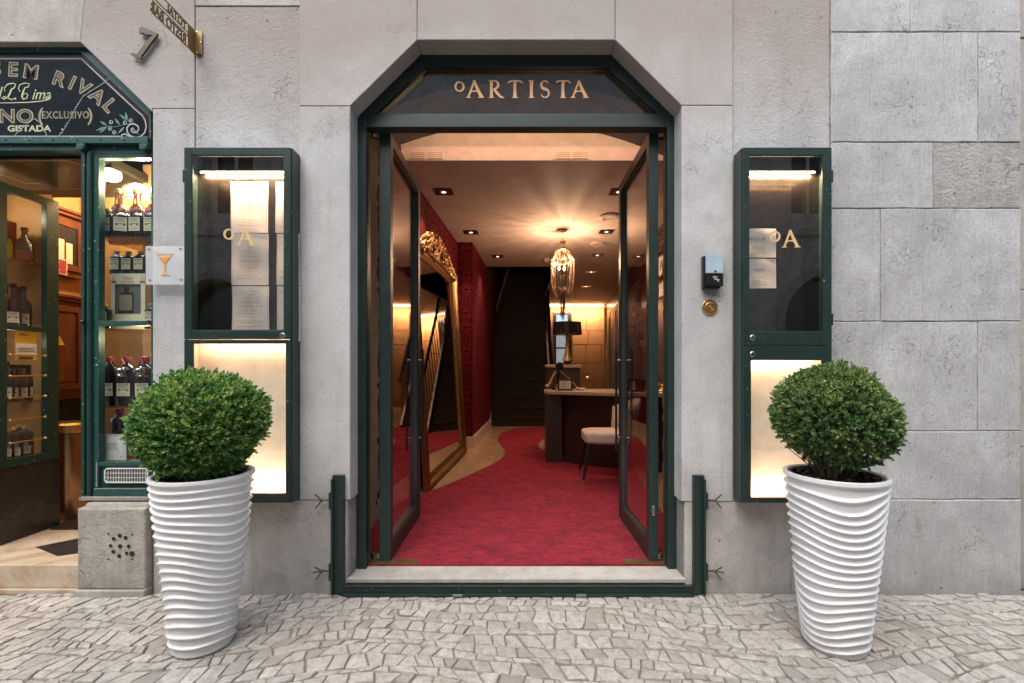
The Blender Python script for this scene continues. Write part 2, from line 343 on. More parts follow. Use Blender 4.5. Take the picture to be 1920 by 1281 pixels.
# ---------------------------------------------------------------- mesh builder
COL = sc.collection
class MB:
    def __init__(s): s.v = []; s.f = []
    def add(s, vs, fs):
        o = len(s.v); s.v += [tuple(p) for p in vs]; s.f += [tuple(i+o for i in f) for f in fs]; return s
    def box(s, x0, x1, y0, y1, z0, z1):
        if x0 > x1: x0, x1 = x1, x0
        if y0 > y1: y0, y1 = y1, y0
        if z0 > z1: z0, z1 = z1, z0
        return s.add([(x0,y0,z0),(x1,y0,z0),(x1,y1,z0),(x0,y1,z0),(x0,y0,z1),(x1,y0,z1),(x1,y1,z1),(x0,y1,z1)],
                     [(0,3,2,1),(4,5,6,7),(0,1,5,4),(1,2,6,5),(2,3,7,6),(3,0,4,7)])
    def prism(s, poly, a0, a1, axis='y'):
        # poly: 2D points; extruded along axis
        n = len(poly)
        if sum(poly[i][0]*poly[(i+1)%n][1]-poly[(i+1)%n][0]*poly[i][1] for i in range(n)) < 0: poly = poly[::-1]
        def P(p, a): return (p[0], a, p[1]) if axis == 'y' else ((p[0], p[1], a) if axis == 'z' else (a, p[0], p[1]))
        lo, hi = min(a0, a1), max(a0, a1)
        vs = [P(p, lo) for p in poly]+[P(p, hi) for p in poly]
        lof = tuple(range(n)); hif = tuple(range(2*n-1, n-1, -1))
        sd = [(i, i+n, (i+1)%n+n, (i+1)%n) for i in range(n)]
        if axis != 'y': lof, hif, sd = lof[::-1], hif[::-1], [q[::-1] for q in sd]
        return s.add(vs, [lof, hif]+sd)
    def quad(s, *p): return s.add(p, [tuple(range(len(p)))])
    def tube(s, pts, r, n=8, caps=True):
        pts = [Vector(p) for p in pts]; rs = r if isinstance(r, (list, tuple)) else [r]*len(pts)
        up = None; vs = []
        for i, p in enumerate(pts):
            t = (pts[min(i+1, len(pts)-1)]-pts[max(i-1, 0)]).normalized()
            if up is None: up = Vector((0, 0, 1)) if abs(t.z) < 0.9 else Vector((1, 0, 0))
            a = t.cross(up).normalized(); b = a.cross(t).normalized(); up = b
            for k in range(n):
                th = 2*pi*k/n; vs.append(tuple(p+a*(cos(th)*rs[i])+b*(sin(th)*rs[i])))
        fs = [(i*n+k, i*n+(k+1)%n, (i+1)*n+(k+1)%n, (i+1)*n+k) for i in range(len(pts)-1) for k in range(n)]
        if caps: fs += [tuple(range(n))[::-1], tuple(range((len(pts)-1)*n, len(pts)*n))]
        return s.add(vs, fs)
    def lathe(s, prof, c=(0, 0, 0), n=24, axis='z', sx=1, sy=1):
        vs = []; 
        for r, h in prof:
            for k in range(n):
                th = 2*pi*k/n; a, b = r*cos(th)*sx, r*sin(th)*sy
                vs.append((c[0]+a, c[1]+b, c[2]+h) if axis == 'z' else (c[0]+a, c[1]-h, c[2]+b))
        m = len(prof); fs = [(i*n+k, i*n+(k+1)%n, (i+1)*n+(k+1)%n, (i+1)*n+k) for i in range(m-1) for k in range(n)]
        if prof[0][0] > 1e-4: fs.append(tuple(range(n))[::-1])
        if prof[-1][0] > 1e-4: fs.append(tuple(range((m-1)*n, m*n)))
        return s.add(vs, fs)
    def sphere(s, c, r, n=16, m=10, sx=1, sy=1, sz=1):
        return s.lathe([(max(1e-5, r*sin(pi*i/m)), -r*cos(pi*i/m)*sz) for i in range(m+1)], c, n, sx=sx, sy=sy)
    def strip(s, pts, ws, y0, y1):
        # variable width stroke in XZ, extruded y0..y1
        L, Rr = [], []
        for i, p in enumerate(pts):
            a = pts[max(i-1, 0)]; b = pts[min(i+1, len(pts)-1)]
            dx, dz = b[0]-a[0], b[1]-a[1]; l = sqrt(dx*dx+dz*dz) or 1
            nx, nz = -dz/l, dx/l; h = (ws[i] if isinstance(ws, (list, tuple)) else ws)/2
            L.append((p[0]+nx*h, p[1]+nz*h)); Rr.append((p[0]-nx*h, p[1]-nz*h))
        for i in range(len(pts)-1): s.prism([L[i], L[i+1], Rr[i+1], Rr[i]], y0, y1)
        return s
    def mesh(s, name, mat, off=(0, 0, 0), smooth=False):
        me = bpy.data.meshes.new(name)
        vs = [(p[0]-off[0], p[1]-off[1], p[2]-off[2]) for p in s.v]
        me.from_pydata(vs, [], s.f); me.materials.append(MATS[mat])
        if smooth:
            me.polygons.foreach_set('use_smooth', [True]*len(me.polygons))
            if smooth != 'all': me.set_sharp_from_angle(angle=radians(38))
        me.update(); return me
ORG = {}
def link(o, parent=None):
    COL.objects.link(o)
    if parent is not None: o.parent = parent
    return o
def thing(name, label, cat, loc=(0, 0, 0), group=None):
    o = bpy.data.objects.new(name, None); o.location = loc; o['label'] = label; o['category'] = cat
    if group: o['group'] = group
    o.empty_display_size = 0.1; link(o); ORG[o.name] = loc; return o
def part(name, mb, mat, parent, smooth=False, bevel=0, label=None, stuff=False):
    off = ORG[parent.name]
    me = mb.mesh(name, mat, off, smooth); o = bpy.data.objects.new(name, me); link(o, parent); ORG[o.name] = off
    if bevel: addbevel(o, bevel)
    if label: o['label'] = label
    if stuff: o['kind'] = 'stuff'
    return o
def addbevel(o, wd, seg=2):
    b = o.modifiers.new('bevel', 'BEVEL'); b.width = wd; b.segments = seg; b.limit_method = 'ANGLE'; b.angle_limit = radians(35)
def single(name, mb, mat, label, cat, group=None, smooth=False, bevel=0):
    o = bpy.data.objects.new(name, mb.mesh(name, mat, (0, 0, 0), smooth)); link(o); ORG[o.name] = (0, 0, 0)
    o['label'] = label; o['category'] = cat
    if group: o['group'] = group
    if bevel: addbevel(o, bevel)
    return o
def struct(name, mb, mat, smooth=False):
    o = bpy.data.objects.new(name, mb.mesh(name, mat, (0, 0, 0), smooth)); link(o); ORG[o.name] = (0, 0, 0)
    o['kind'] = 'structure'; return o
def dup(root, loc, label, rz=0, scale=None):
    r = root.copy(); link(r); r.location = loc; r.rotation_euler = (0, 0, rz); r['label'] = label
    if scale: r.scale = scale
    def rec(src, dst):
        for ch in list(src.children):
            c = ch.copy(); COL.objects.link(c); c.parent = dst; rec(ch, c)
    rec(root, r); return r
def light(name, kind, loc, energy, color, parent=None, **kw):
    l = bpy.data.lights.new(name, kind); l.energy = energy; l.color = color
    for k, x in kw.items():
        if k != 'rot': setattr(l, k, x)
    o = bpy.data.objects.new(name, l); COL.objects.link(o)
    if parent is not None:
        o.parent = parent; of = ORG[parent.name]; loc = tuple(loc[i]-of[i] for i in range(3))
    o.location = loc
    if 'rot' in kw: o.rotation_euler = kw['rot']
    return o
_tc = {}
def text(mb, s, h, x, y, z, align='LEFT', ext=0.0003, shear=0, spacing=1.0, rot=0, plane='xz', sx=1.0, bold=0.0):
    """flat printed text with cap height ~h whose baseline starts at x,z in plane y"""
    key = (s, shear, spacing, align, bold)
    if key not in _tc:
        cu = bpy.data.curves.new('lettering', 'FONT'); cu.body = s; cu.size = 1; cu.align_x = align
        cu.shear = shear; cu.space_character = spacing; cu.resolution_u = 3; cu.offset = bold
        ob = bpy.data.objects.new('lettering', cu); COL.objects.link(ob)
        me = bpy.data.meshes.new_from_object(ob)
        _tc[key] = ([tuple(q.co) for q in me.vertices], [tuple(p.vertices) for p in me.polygons])
        bpy.data.objects.remove(ob); bpy.data.curves.remove(cu); bpy.data.meshes.remove(me)
    vs, fs = _tc[key]; k = h/0.70; c, sn = cos(rot), sin(rot); out = []
    for a, b, _ in vs:
        a, b = a*k*sx, b*k; a, b = a*c-b*sn, a*sn+b*c
        if plane == 'xz': out.append((x+a, y-ext, z+b))
        elif plane == 'yz': out.append((x+ext, y+a, z+b))
        elif plane == 'zy': out.append((x+ext, y-a, z+b))
    return mb.add(out, fs)
# serif glyphs, unit cap height, list of strokes (points, widths); widths returned too
def arc(cx, cz, rx, rz, a0, a1, n=10): return [(cx+rx*cos(radians(a0+(a1-a0)*i/n)), cz+rz*sin(radians(a0+(a1-a0)*i/n))) for i in range(n+1)]
def bowlw(n, lo, hi): return [lo+(hi-lo)*sin(pi*i/n)**1.2 for i in range(n+1)]
GL = {
 'o': [(arc(0.34, 0.64, 0.27, 0.30, 90, 450, 28), [0.075+0.075*abs(cos(radians(360*i/28+90+20))) for i in range(29)])],
 'A': [([(0.10, 0.05), (0.25, 0.45), (0.46, 0.99)], [0.10, 0.10, 0.13]), ([(0.42, 1.0), (0.60, 0.55), (0.85, 0.05)], [0.13, 0.17, 0.19]),
       ([(0.18, 0.24), (0.30, 0.37), (0.48, 0.39), (0.64, 0.35)], [0.05, 0.07, 0.07, 0.07]), ([(-0.04, 0.02), (0.10, 0.045), (0.24, 0.02)], [0.035, 0.09, 0.035]), ([(0.66, 0.02), (0.84, 0.045), (1.02, 0.02)], [0.035, 0.09, 0.035])],
 'R': [([(0.20, 0.0), (0.19, 0.5), (0.20, 1.0)], [0.20, 0.15, 0.18]), ([(0.03, 0.02), (0.20, 0.03), (0.37, 0.02)], [0.035, 0.07, 0.035]), ([(0.02, 0.98), (0.20, 0.965), (0.34, 0.965)], [0.035, 0.08, 0.08]),
       (arc(0.34, 0.74, 0.28, 0.235, 95, -95, 12), bowlw(12, 0.06, 0.15)), ([(0.34, 0.53), (0.55, 0.26), (0.80, 0.03), (0.98, 0.02)], [0.12, 0.16, 0.13, 0.03])],
 'T': [([(0.48, 0.0), (0.47, 0.5), (0.48, 0.98)], [0.22, 0.15, 0.17]), ([(0.28, 0.02), (0.48, 0.035), (0.68, 0.02)], [0.035, 0.08, 0.035]),
       ([(0.06, 0.82), (0.12, 0.93), (0.3, 0.965), (0.48, 0.96), (0.68, 0.965), (0.86, 0.93), (0.93, 0.82)], [0.05, 0.08, 0.09, 0.09, 0.09, 0.08, 0.05])],
 'I': [([(0.20, 0.0), (0.19, 0.5), (0.20, 1.0)], [0.20, 0.15, 0.20]), ([(0.02, 0.02), (0.20, 0.03), (0.38, 0.02)], [0.035, 0.07, 0.035]), ([(0.02, 0.98), (0.20, 0.97), (0.38, 0.98)], [0.035, 0.07, 0.035])],
 'S': [(arc(0.36, 0.745, 0.23, 0.215, 20, 200, 10)+arc(0.36, 0.745, 0.23, 0.23, 215, 255, 3)+arc(0.36, 0.27, 0.25, 0.235, 80, -20, 6)+arc(0.36, 0.25, 0.25, 0.215, -40, -165, 7),
        [0.05, 0.06, 0.07, 0.075, 0.08, 0.08, 0.09, 0.10, 0.11, 0.12, 0.13, 0.14, 0.15, 0.155, 0.16, 0.15, 0.14, 0.13, 0.12, 0.11, 0.10, 0.09, 0.08, 0.08, 0.075, 0.07, 0.07, 0.06, 0.05, 0.05, 0.05])]}
def serif(mb, ch, x, z, h, y, th=0.003, wf=1.0):
    for k, (pts, ws) in enumerate(GL[ch]):
        ws = list(ws)[:len(pts)]+[ws[-1]]*(len(pts)-len(ws))
        mb.strip([(x+p[0]*h*wf, z+p[1]*h) for p in pts], [q*h for q in ws], y-th-k*0.0004, y)
    return mb

# ================================================================ LARGE STRUCTURE
# street
gr = MB().box(-14, 14, -7.2, 0.14, -0.3, -0.0095); struct('ground', gr, 'grout')
# cobble pavement: warped lattice -> voronoi cells
def clip(poly, nx, ny, c):
    out = []
    for i in range(len(poly)):
        p, q = poly[i], poly[(i+1) % len(poly)]
        a, b = p[0]*nx+p[1]*ny-c, q[0]*nx+q[1]*ny-c
        if a <= 0: out.append(p)
        if a*b < 0: t = a/(a-b); out.append((p[0]+(q[0]-p[0])*t, p[1]+(q[1]-p[1])*t))
    return out
def warp(u, v):
    x = u+0.06*sin(2.6*v+1.1*u)-v*0.34*math.tanh((u+0.4)*0.9); y = v+0.10*cos(2.0*(u+0.4))+0.04*sin(4.6*u+2*v)
    return x, y
cells = []
sv = 0.077
def rowy(j, u): return j*sv+0.016*sin(2.1*u+j*1.9)+0.010*sin(6.3*u+j*4.1)
for j in range(-32, 12):
    u = -5.4+U(0, 0.1); prev = U(-0.014, 0.014)
    while u < 5.4:
        wdt = U(0.056, 0.100); nxt = U(-0.022, 0.022)
        a, b = (u, prev), (u+wdt, nxt)
        jt = lambda: U(-0.006, 0.006)
        q4 = [(a[0]-a[1], rowy(j, u)+jt()), (b[0]-b[1], rowy(j, u+wdt)+jt()), (b[0]+b[1], rowy(j+1, u+wdt)+jt()), (a[0]+a[1], rowy(j+1, u)+jt())]
        rr_ = R()
        if rr_ < 0.14 and wdt > 0.080:   # two smaller stones
            m_ = U(0.4, 0.6); p0 = (q4[0][0]+(q4[1][0]-q4[0][0])*m_+U(-.02, .02), q4[0][1]+(q4[1][1]-q4[0][1])*m_); p1 = (q4[3][0]+(q4[2][0]-q4[3][0])*m_+U(-.02, .02), q4[3][1]+(q4[2][1]-q4[3][1])*m_)
            polys = [[q4[0], p0, p1, q4[3]], [p0, q4[1], q4[2], p1]]
        elif rr_ < 0.34:                # a corner knocked off
            k_ = random.randrange(4); p = q4[k_]; n1, n0 = q4[(k_+1) % 4], q4[k_-1]; f1, f0 = U(0.15, 0.38), U(0.15, 0.38)
            polys = [q4[:k_]+[(p[0]+(n0[0]-p[0])*f0, p[1]+(n0[1]-p[1])*f0), (p[0]+(n1[0]-p[0])*f1, p[1]+(n1[1]-p[1])*f1)]+q4[k_+1:]]
        else: polys = [q4]
        for po_ in polys:
            wp = [warp(p[0], p[1]-0.05) for p in po_]
            cx = sum(p[0] for p in wp)/len(wp); cy = sum(p[1] for p in wp)/len(wp)
            if not (-4.1 < cx < 4.1 and -2.1 < cy < 0.04): continue
            wp = clip(wp, 0, 1, -0.004)
            if len(wp) < 3: continue
            ar = 0.5*abs(sum(wp[i][0]*wp[(i+1) % len(wp)][1]-wp[(i+1) % len(wp)][0]*wp[i][1] for i in range(len(wp))))
            if ar < 0.0013: continue
            g0 = U(0.0017, 0.0034)
            if sum(wp[i][0]*wp[(i+1) % len(wp)][1]-wp[(i+1) % len(wp)][0]*wp[i][1] for i in range(len(wp))) < 0: wp = wp[::-1]
            out = []
            ok = True
            for i in range(len(wp)):
                e0 = sqrt((wp[i][0]-wp[i-1][0])**2+(wp[i][1]-wp[i-1][1])**2)
                if e0 > 0.011: out.append(wp[i])
            if len(out) < 3: continue
            ip = []
            for i in range(len(out)):
                p0, p1, p2 = out[i-1], out[i], out[(i+1) % len(out)]
                va = Vector((p1[0]-p0[0], p1[1]-p0[1])).normalized(); vb = Vector((p2[0]-p1[0], p2[1]-p1[1])).normalized()
                mm = Vector((-va.y, va.x))+Vector((-vb.y, vb.x)); kk = g0*2/max(0.8, mm.dot(mm)); ip.append((p1[0]+mm.x*kk, p1[1]+mm.y*kk))
            cx = sum(p[0] for p in ip)/len(ip); cy = sum(p[1] for p in ip)/len(ip)
            cells.append((cx, cy, ip))
        u += wdt; prev = nxt
def stone(mb, cx, cy, poly):
    n = len(poly); t = [U(-0.05, 0.05), U(-0.05, 0.05)]; h0 = U(-0.003, 0.003)
    hz = lambda p: h0+t[0]*(p[0]-cx)+t[1]*(p[1]-cy)
    P1 = []
    # add a mid vertex with jitter on each edge for uneven outlines
    for i in range(n):
        p, q = poly[i], poly[(i+1) % n]; P1.append((p[0]*0.985+cx*0.015+U(-.0015, .0015), p[1]*0.985+cy*0.015+U(-.0015, .0015)))
        m = U(0.35, 0.65); b = U(-0.0035, 0.001); ex, ey = q[0]-p[0], q[1]-p[1]; l = sqrt(ex*ex+ey*ey)
        if l > 0.035: P1.append((p[0]+ex*m+ey/l*(b), p[1]+ey*m-ex/l*(b)))
    n = len(P1); ins = [(p[0]+(cx-p[0])*0.075, p[1]+(cy-p[1])*0.075) for p in P1]; ins2 = [(p[0]+(cx-p[0])*0.2, p[1]+(cy-p[1])*0.2) for p in P1]
    vs = [(p[0], p[1], -0.02) for p in P1]+[(p[0], p[1], hz(p)-0.0048+U(-.001, .001)) for p in P1]+[(p[0], p[1], hz(p)-0.0008) for p in ins]+[(p[0], p[1], hz(p)+U(-.0004, .0006)) for p in ins2]
    fs = []
    for r in range(3): fs += [(r*n+i, r*n+(i+1) % n, (r+1)*n+(i+1) % n, (r+1)*n+i) for i in range(n)]
    fs.append(tuple(range(3*n, 4*n))); mb.add(vs, fs)
def inview(c):
    d = c[1]+D; return d > 2.06 and abs((c[0]*F/d)+6) < 975
vis = sorted([c for c in cells if inview(c)], key=lambda c: c[1]); near = vis[:298]
nearset = set((c[0], c[1]) for c in near)
pave = bpy.data.objects.new('pavement', None); pave.location = (0, -0.5, 0); pave['kind'] = 'structure'; link(pave); ORG[pave.name] = (0, -0.5, 0)
restmb = MB()
for c in cells:
    # a clump of darker worn stones around each pot base is left to the material
    if (c[0], c[1]) in nearset:
        m = MB(); stone(m, *c); part('cobble', m, 'cobble', pave, smooth=True)
    else: stone(restmb, *c)
# continue as joined stones up to the opposite side of the lane, in a plain running pattern
for j in range(46):
    y = -2.16-j*0.1
    for i in range(86):
        x = -4.3+i*0.1+(j % 2)*0.05
        a = 0.046; q = [(x-a+U(-.008, .008), y-a+U(-.006, .006)), (x+a+U(-.008, .008), y-a+U(-.006, .006)), (x+a+U(-.008, .008), y+a+U(-.006, .006)), (x-a+U(-.008, .008), y+a+U(-.006, .006))]
        if y > -6.5: restmb.add([(p[0], p[1], 0.0) for p in q], [(0, 1, 2, 3)])
part('small_cobbles', restmb, 'cobble_far', pave, smooth=True, stuff=True)

# ---------------- facade stones
wall = thing('stone_facade', 'grey limestone ground floor facade of large dressed blocks around the doorway', 'facade')
def inset(poly, d):
    n = len(poly)
    if sum(poly[i][0]*poly[(i+1)%n][1]-poly[(i+1)%n][0]*poly[i][1] for i in range(n)) < 0: poly = poly[::-1]
    out = []
    for i in range(n):
        p0, p1, p2 = poly[i-1], poly[i], poly[(i+1) % n]
        a = Vector((p1[0]-p0[0], p1[1]-p0[1])).normalized(); b = Vector((p2[0]-p1[0], p2[1]-p1[1])).normalized()
        na, nb = Vector((-a.y, a.x)), Vector((-b.y, b.x)); m = na+nb; k = d*2/max(0.3, m.dot(m))
        out.append((p1[0]+m.x*k, p1[1]+m.y*k))
    return out
def block(pp, mat, y=0.0, depth=0.20, gap=0.0015, ch=0.004, name='block', parent=None, rag=0.0):
    poly = [(X0(a), Z0(b)) for a, b in pp]
    base = inset(poly, gap)
    if rag:   # uneven worn arrises
        out = []
        for i in range(len(base)):
            p, q = base[i], base[(i+1) % len(base)]; L = sqrt((q[0]-p[0])**2+(q[1]-p[1])**2); k = max(1, int(L/0.09))
            for j in range(k):
                t = j/k; out.append((p[0]+(q[0]-p[0])*t+(U(-rag, rag) if j else 0), p[1]+(q[1]-p[1])*t+(U(-rag, rag) if j else 0)))
        base = out
    top = inset(base, ch); n = len(base); m = MB()
    vs = [(p[0], y+depth, p[1]) for p in base]+[(p[0], y+ch*0.8, p[1]) for p in base]+[(p[0], y, p[1]) for p in top]
    fs = [tuple(range(2*n, 3*n)), tuple(range(n))[::-1]]
    for r in range(2): fs += [(r*n+i, r*n+(i+1) % n, (r+1)*n+(i+1) % n, (r+1)*n+i) for i in range(n)]
    m.add(vs, fs); return part(name, m, mat, parent or wall)
T = -130  # photo row of the top of the built blocks
# shop surround (left)
block([(-330, T), (172, T), (150, 79), (-175, 79), (-330, 79)], 'lime_warm', 0.003)
block([(172, T), (365, T), (365, 204), (286, 204), (286, 211), (150, 79)], 'lime_light', 0.0)
block([(286, 204), (365, 204), (365, 941), (286, 941)], 'lime_light', 0.0)
block([(-330, 79), (-175, 79), (-311, 211), (-311, 1115), (-330, 1115)], 'lime_light', 0.0, gap=0.001)
block([(-800, T), (-330, T), (-330, 500), (-800, 500)], 'lime_light', 0.0); block([(-800, 500), (-330, 500), (-330, 1116), (-800, 1116)], 'lime_light', 0.0)
# middle
block([(365, T), (563, T), (563, 11), (365, 11)], 'lime_warm', 0.002)
block([(365, 11), (563, 11), (563, 937), (365, 937)], 'lime_light', 0.006)
block([(563, T), (783, T), (783, 78), (658, 201), (563, 201)], 'lime_smooth', -0.012)
block([(783, T), (1153, T), (1153, 78), (783, 78)], 'lime_smooth', -0.012)
block([(1153, T), (1373, T), (1373, 200), (1276.6, 200), (1153, 78)], 'lime_smooth', -0.012)
block([(563, 201), (658, 201), (658, 937), (563, 937)], 'lime_smooth', -0.012)
block([(1276.6, 200), (1373, 200), (1373, 940), (1276.6, 940)], 'lime_smooth', -0.012)
block([(1373, T), (1557, T), (1557, 940), (1373, 940)], 'lime_light', 0.004, rag=0.001)
# plinth course
block([(286, 941), (476, 941), (476, 1120), (286, 1120)], 'lime_plinth', 0.004)
block([(476, 937), (652, 937), (652, 1120), (476, 1120)], 'lime_plinth', -0.008)
block([(1283, 940), (1482, 940), (1482, 1120), (1283, 1120)], 'lime_plinth', -0.008)
block([(1482, 940), (1557, 940), (1557, 1120), (1482, 1120)], 'lime_plinth', 0.0)
# ashlar wall on the right
A = 'lime_ashlar'
def ab(x0, x1, y0, y1, mat=A, yo=None): block([(x0, y0), (x1, y0), (x1, y1), (x0, y1)], mat, (U(-0.010, -0.004) if yo is None else yo), gap=0.0016, ch=0.005, rag=0.0028)
ab(1557, 1705, T, 62); ab(1705, 1912, T, 62)
ab(1557, 1832, 62, 268); ab(1832, 1912, 62, 268)
ab(1557, 1748, 268, 392); ab(1748, 1912, 268, 392, 'lime_rough')
ab(1557, 1650, 392, 603); ab(1650, 1912, 392, 603)
ab(1557, 1832, 603, 808); ab(1832, 1912, 603, 808)
ab(1557, 1912, 808, 936); ab(1557, 1912, 936, 1120, yo=-0.011)
# neighbouring premises right of the ashlar pier
block([(1917, T), (2500, T), (2500, 60), (1917, 60)], 'lime_warm', 0.05)
# mortar body behind the joints
mo = MB()
for x0, x1, z0, z1 in ((X0(290), X0(654), 0, Z0(212)), (X0(154), X0(1500), Z0(70), Z0(T+2)), (X0(-328), X0(148), Z0(76), Z0(T+2)),
                       (X0(1282), X0(1555), 0, Z0(204)), (X0(1282), X0(1555), Z0(203.5), Z0(T+2)), (X0(1559), X0(1910), 0, Z0(T+2)), (X0(292), X0(655), Z0(211), Z0(T+2)), (X0(-798), X0(-315), 0, Z0(212))):
    mo.box(x0, x1, (0.0095 if x0 < 1.9 else -0.0015)+len(mo.v)*0.00003, 0.19, z0, z1)
part('mortar_bed', mo, 'mortar', wall)
up = MB().box(X0(-800), X0(2500), 0.0, 0.5, Z0(T)+0.01, 7.2); single('upper_wall', up, 'lime_warm', 'plain stone wall of the upper storey above the doorway blocks', 'wall')
nbw = thing('neighbour_wall', 'set-back warm stone wall just past the right end of the grey ashlar', 'wall', (X0(2160), 0.05, 0))
for k_, (za, zb9) in enumerate(((0.0, 0.9), (0.903, 1.9), (1.903, 2.7), (2.703, Z0(61)))):
    part('block', MB().box(X0(1915), X0(2399), 0.05+0.002*k_, 0.3, za, zb9), 'lime_warm', nbw, bevel=0.006)
nb2 = MB().box(X0(2400), X0(2500), 0.05, 0.3, 0, Z0(60)); struct('wall_far_right', nb2, 'lime_warm')

# ---------------- opposite side of the lane (seen in the panes)
opp = thing('opposite_building', 'stone building with arched doorways across the lane, seen reflected in the panes', 'building', (0, -6.6, 0))
YO = -6.6
ow = MB(); arches = [(-9.2, 1.0, 3.0), (-6.0, 0.85, 3.15), (-2.6, 0.95, 3.3), (0.6, 0.95, 3.3), (3.4, 0.7, 3.0), (6.2, 0.95, 3.25), (9.4, 0.95, 3.1)]
xs = -12.0
for cx, r, top in arches:
    x0, x1 = cx-r, cx+r
    ow.box(xs, x0, YO-0.4, YO, 0, 4.0)
    zs = top-r; N = 14
    for k in range(N):   # spandrel above the arch
        a0, a1 = pi-pi*k/N, pi-pi*(k+1)/N
        p0, p1 = (cx+r*cos(a0), zs+r*sin(a0)), (cx+r*cos(a1), zs+r*sin(a1))
        ow.prism([p0, p1, (p1[0], 4.0), (p0[0], 4.0)], YO-0.4, YO)
    xs = x1
ow.box(xs, 12, YO-0.4, YO, 0, 4.0); ow.box(-12, 12, YO-0.4, YO+0.06, 4.0, 4.14)
part('wall', ow, 'far_facade', opp)
ow2 = MB(); wins = [-9.3, -5.75, -3.9, -1.3, 1.3, 3.9, 5.9, 9.0]; xs = -12.0
for cx in wins:
    ow2.box(xs, cx-0.5, YO-0.4, YO, 4.14, 7.6); ow2.box(cx-0.5, cx+0.5, YO-0.4, YO, 4.14, 4.45); ow2.box(cx-0.5, cx+0.5, YO-0.4, YO, 6.1, 7.6); xs = cx+0.5
ow2.box(xs, 12, YO-0.4, YO, 4.14, 7.6); ow2.box(-12, 12, YO-0.4, YO+0.15, 7.6, 7.78)
part('wall', ow2, 'far_facade', opp)
for cx in wins:
    f = MB().box(cx-0.5, cx+0.5, YO-0.32, YO-0.28, 4.45, 4.53).box(cx-0.5, cx+0.5, YO-0.32, YO-0.28, 6.02, 6.1).box(cx-0.5, cx-0.42, YO-0.32, YO-0.28, 4.53, 6.02).box(cx+0.42, cx+0.5, YO-0.32, YO-0.28, 4.53, 6.02).box(cx-0.03, cx+0.03, YO-0.32, YO-0.28, 4.53, 6.02)
    wf = part('window', f, 'white_plastic', opp); part('pane', MB().box(cx-0.42, cx+0.42, YO-0.33, YO-0.325, 4.5, 6.05), 'window_dark', wf)
for cx, r, top in arches:
    ring = MB(); N = 16; zs = top-r
    ring.strip([(cx-r-0.07, 0.02), (cx-r-0.07, zs)]+arc(cx, zs, r+0.07, r+0.07, 180, 0, N)[1:]+[(cx+r+0.07, 0.02)], 0.14, YO, YO+0.05)
    part('arch_surround', ring, 'lime_warm', opp)
    part('doorway', MB().box(cx-r, cx+r, YO-0.38, YO-0.36, 0, top), 'window_dark', opp)

# ---------------- doorway: sill, frame, inner masonry
def pf(px, py, d): return (PX(px, d), PZ(py, d))
sl = MB().box(X0(650), X0(1285), -0.012, 0.175, 0.066, 0.093).box(X0(650), X0(1285), 0.004, 0.175, -0.02, 0.0655)
single('door_sill', sl, 'lime_sill', 'worn pale stone sill across the foot of the central doorway', 'doorstep', bevel=0.004)
frame = thing('door_frame', 'dark green octagonal-headed frame with glazed transom above the open doors', 'door frame', (0, 0.15, 0.093))
dF = D+0.127; yf0, yf1 = 0.127, 0.215
o = [pf(669, 1066, dF), pf(669, 215, dF), pf(790.5, 97, dF), pf(1149, 97, dF), pf(1268, 215, dF), pf(1268, 1066, dF)]
o = [(a, b) for a, b in o]; o[0] = (o[0][0], 0.094); o[5] = (o[5][0], 0.094)
i_ = [pf(686, 1066, dF), pf(686, 213, dF), pf(703.6, 213, dF), pf(796, 125, dF), pf(1137, 125, dF), pf(1233, 213, dF), pf(1252, 213, dF)]
jambL = MB().prism([o[0], (i_[0][0], 0.094), (i_[0][0], i_[1][1]), o[1]], yf0, yf1)
jambR = MB().prism([(pf(1252, 0, dF)[0], 0.094), o[5], o[4], (pf(1252, 0, dF)[0], i_[1][1])], yf0, yf1)
part('jamb', jambL, 'green_frame', frame, bevel=0.003); part('jamb', jambR, 'green_frame', frame, bevel=0.003)
tb = MB().prism([pf(686, 213, dF), pf(1252, 213, dF), pf(1252, 238, dF), pf(686, 238, dF)], yf0+0.002, yf1-0.002)
part('transom_bar', tb, 'green_frame', frame, bevel=0.003)
hd = MB()
hd.prism([o[1], o[2], pf(796, 125, dF), pf(703.6, 213, dF)], yf0+0.001, yf1)
hd.prism([o[2], o[3], pf(1137, 125, dF), pf(796, 125, dF)], yf0+0.001, yf1)
hd.prism([o[3], o[4], pf(1233, 213, dF), pf(1137, 125, dF)], yf0+0.001, yf1)
part('head', hd, 'green_frame', frame)
mold = MB(); q = [pf(672, 216, dF), pf(792, 100, dF), pf(1147.5, 100, dF), pf(1265, 216, dF)]
mold.strip(q, 0.018, yf0-0.008, yf0)
part('outer_moulding', mold, 'green_frame', frame)
bead = MB(); q = [pf(705.5, 212, dF), pf(797, 127, dF), pf(1136, 127, dF), pf(1231, 212, dF)]
bead.strip(q, 0.008, yf0+0.022, yf0+0.032); bead.strip([pf(705, 212, dF), pf(1232, 212, dF)], 0.006, yf0+0.0215, yf0+0.032)
part('glazing_bead', bead, 'bronze', frame)
part('transom_pane', MB().prism([pf(703, 214, dF), pf(795, 124, dF), pf(1138, 124, dF), pf(1234, 214, dF)], yf0+0.035, yf0+0.041), 'pane_tint', frame)
edge = MB().box(pf(686, 0, dF)[0], pf(686, 0, dF)[0]+0.002, yf1-0.02, yf1+0.002, 0.1, PZ(239, dF)).box(pf(1252, 0, dF)[0]-0.002, pf(1252, 0, dF)[0], yf1-0.02, yf1+0.002, 0.1, PZ(239, dF))
part('lit_edge', edge, 'old_brass', frame)  # brass strip stands in for light caught on the frame's inner edge
dl = D+0.127+0.034
let = MB(); hh = 33*dl/F
zb = PZ(184, dl)
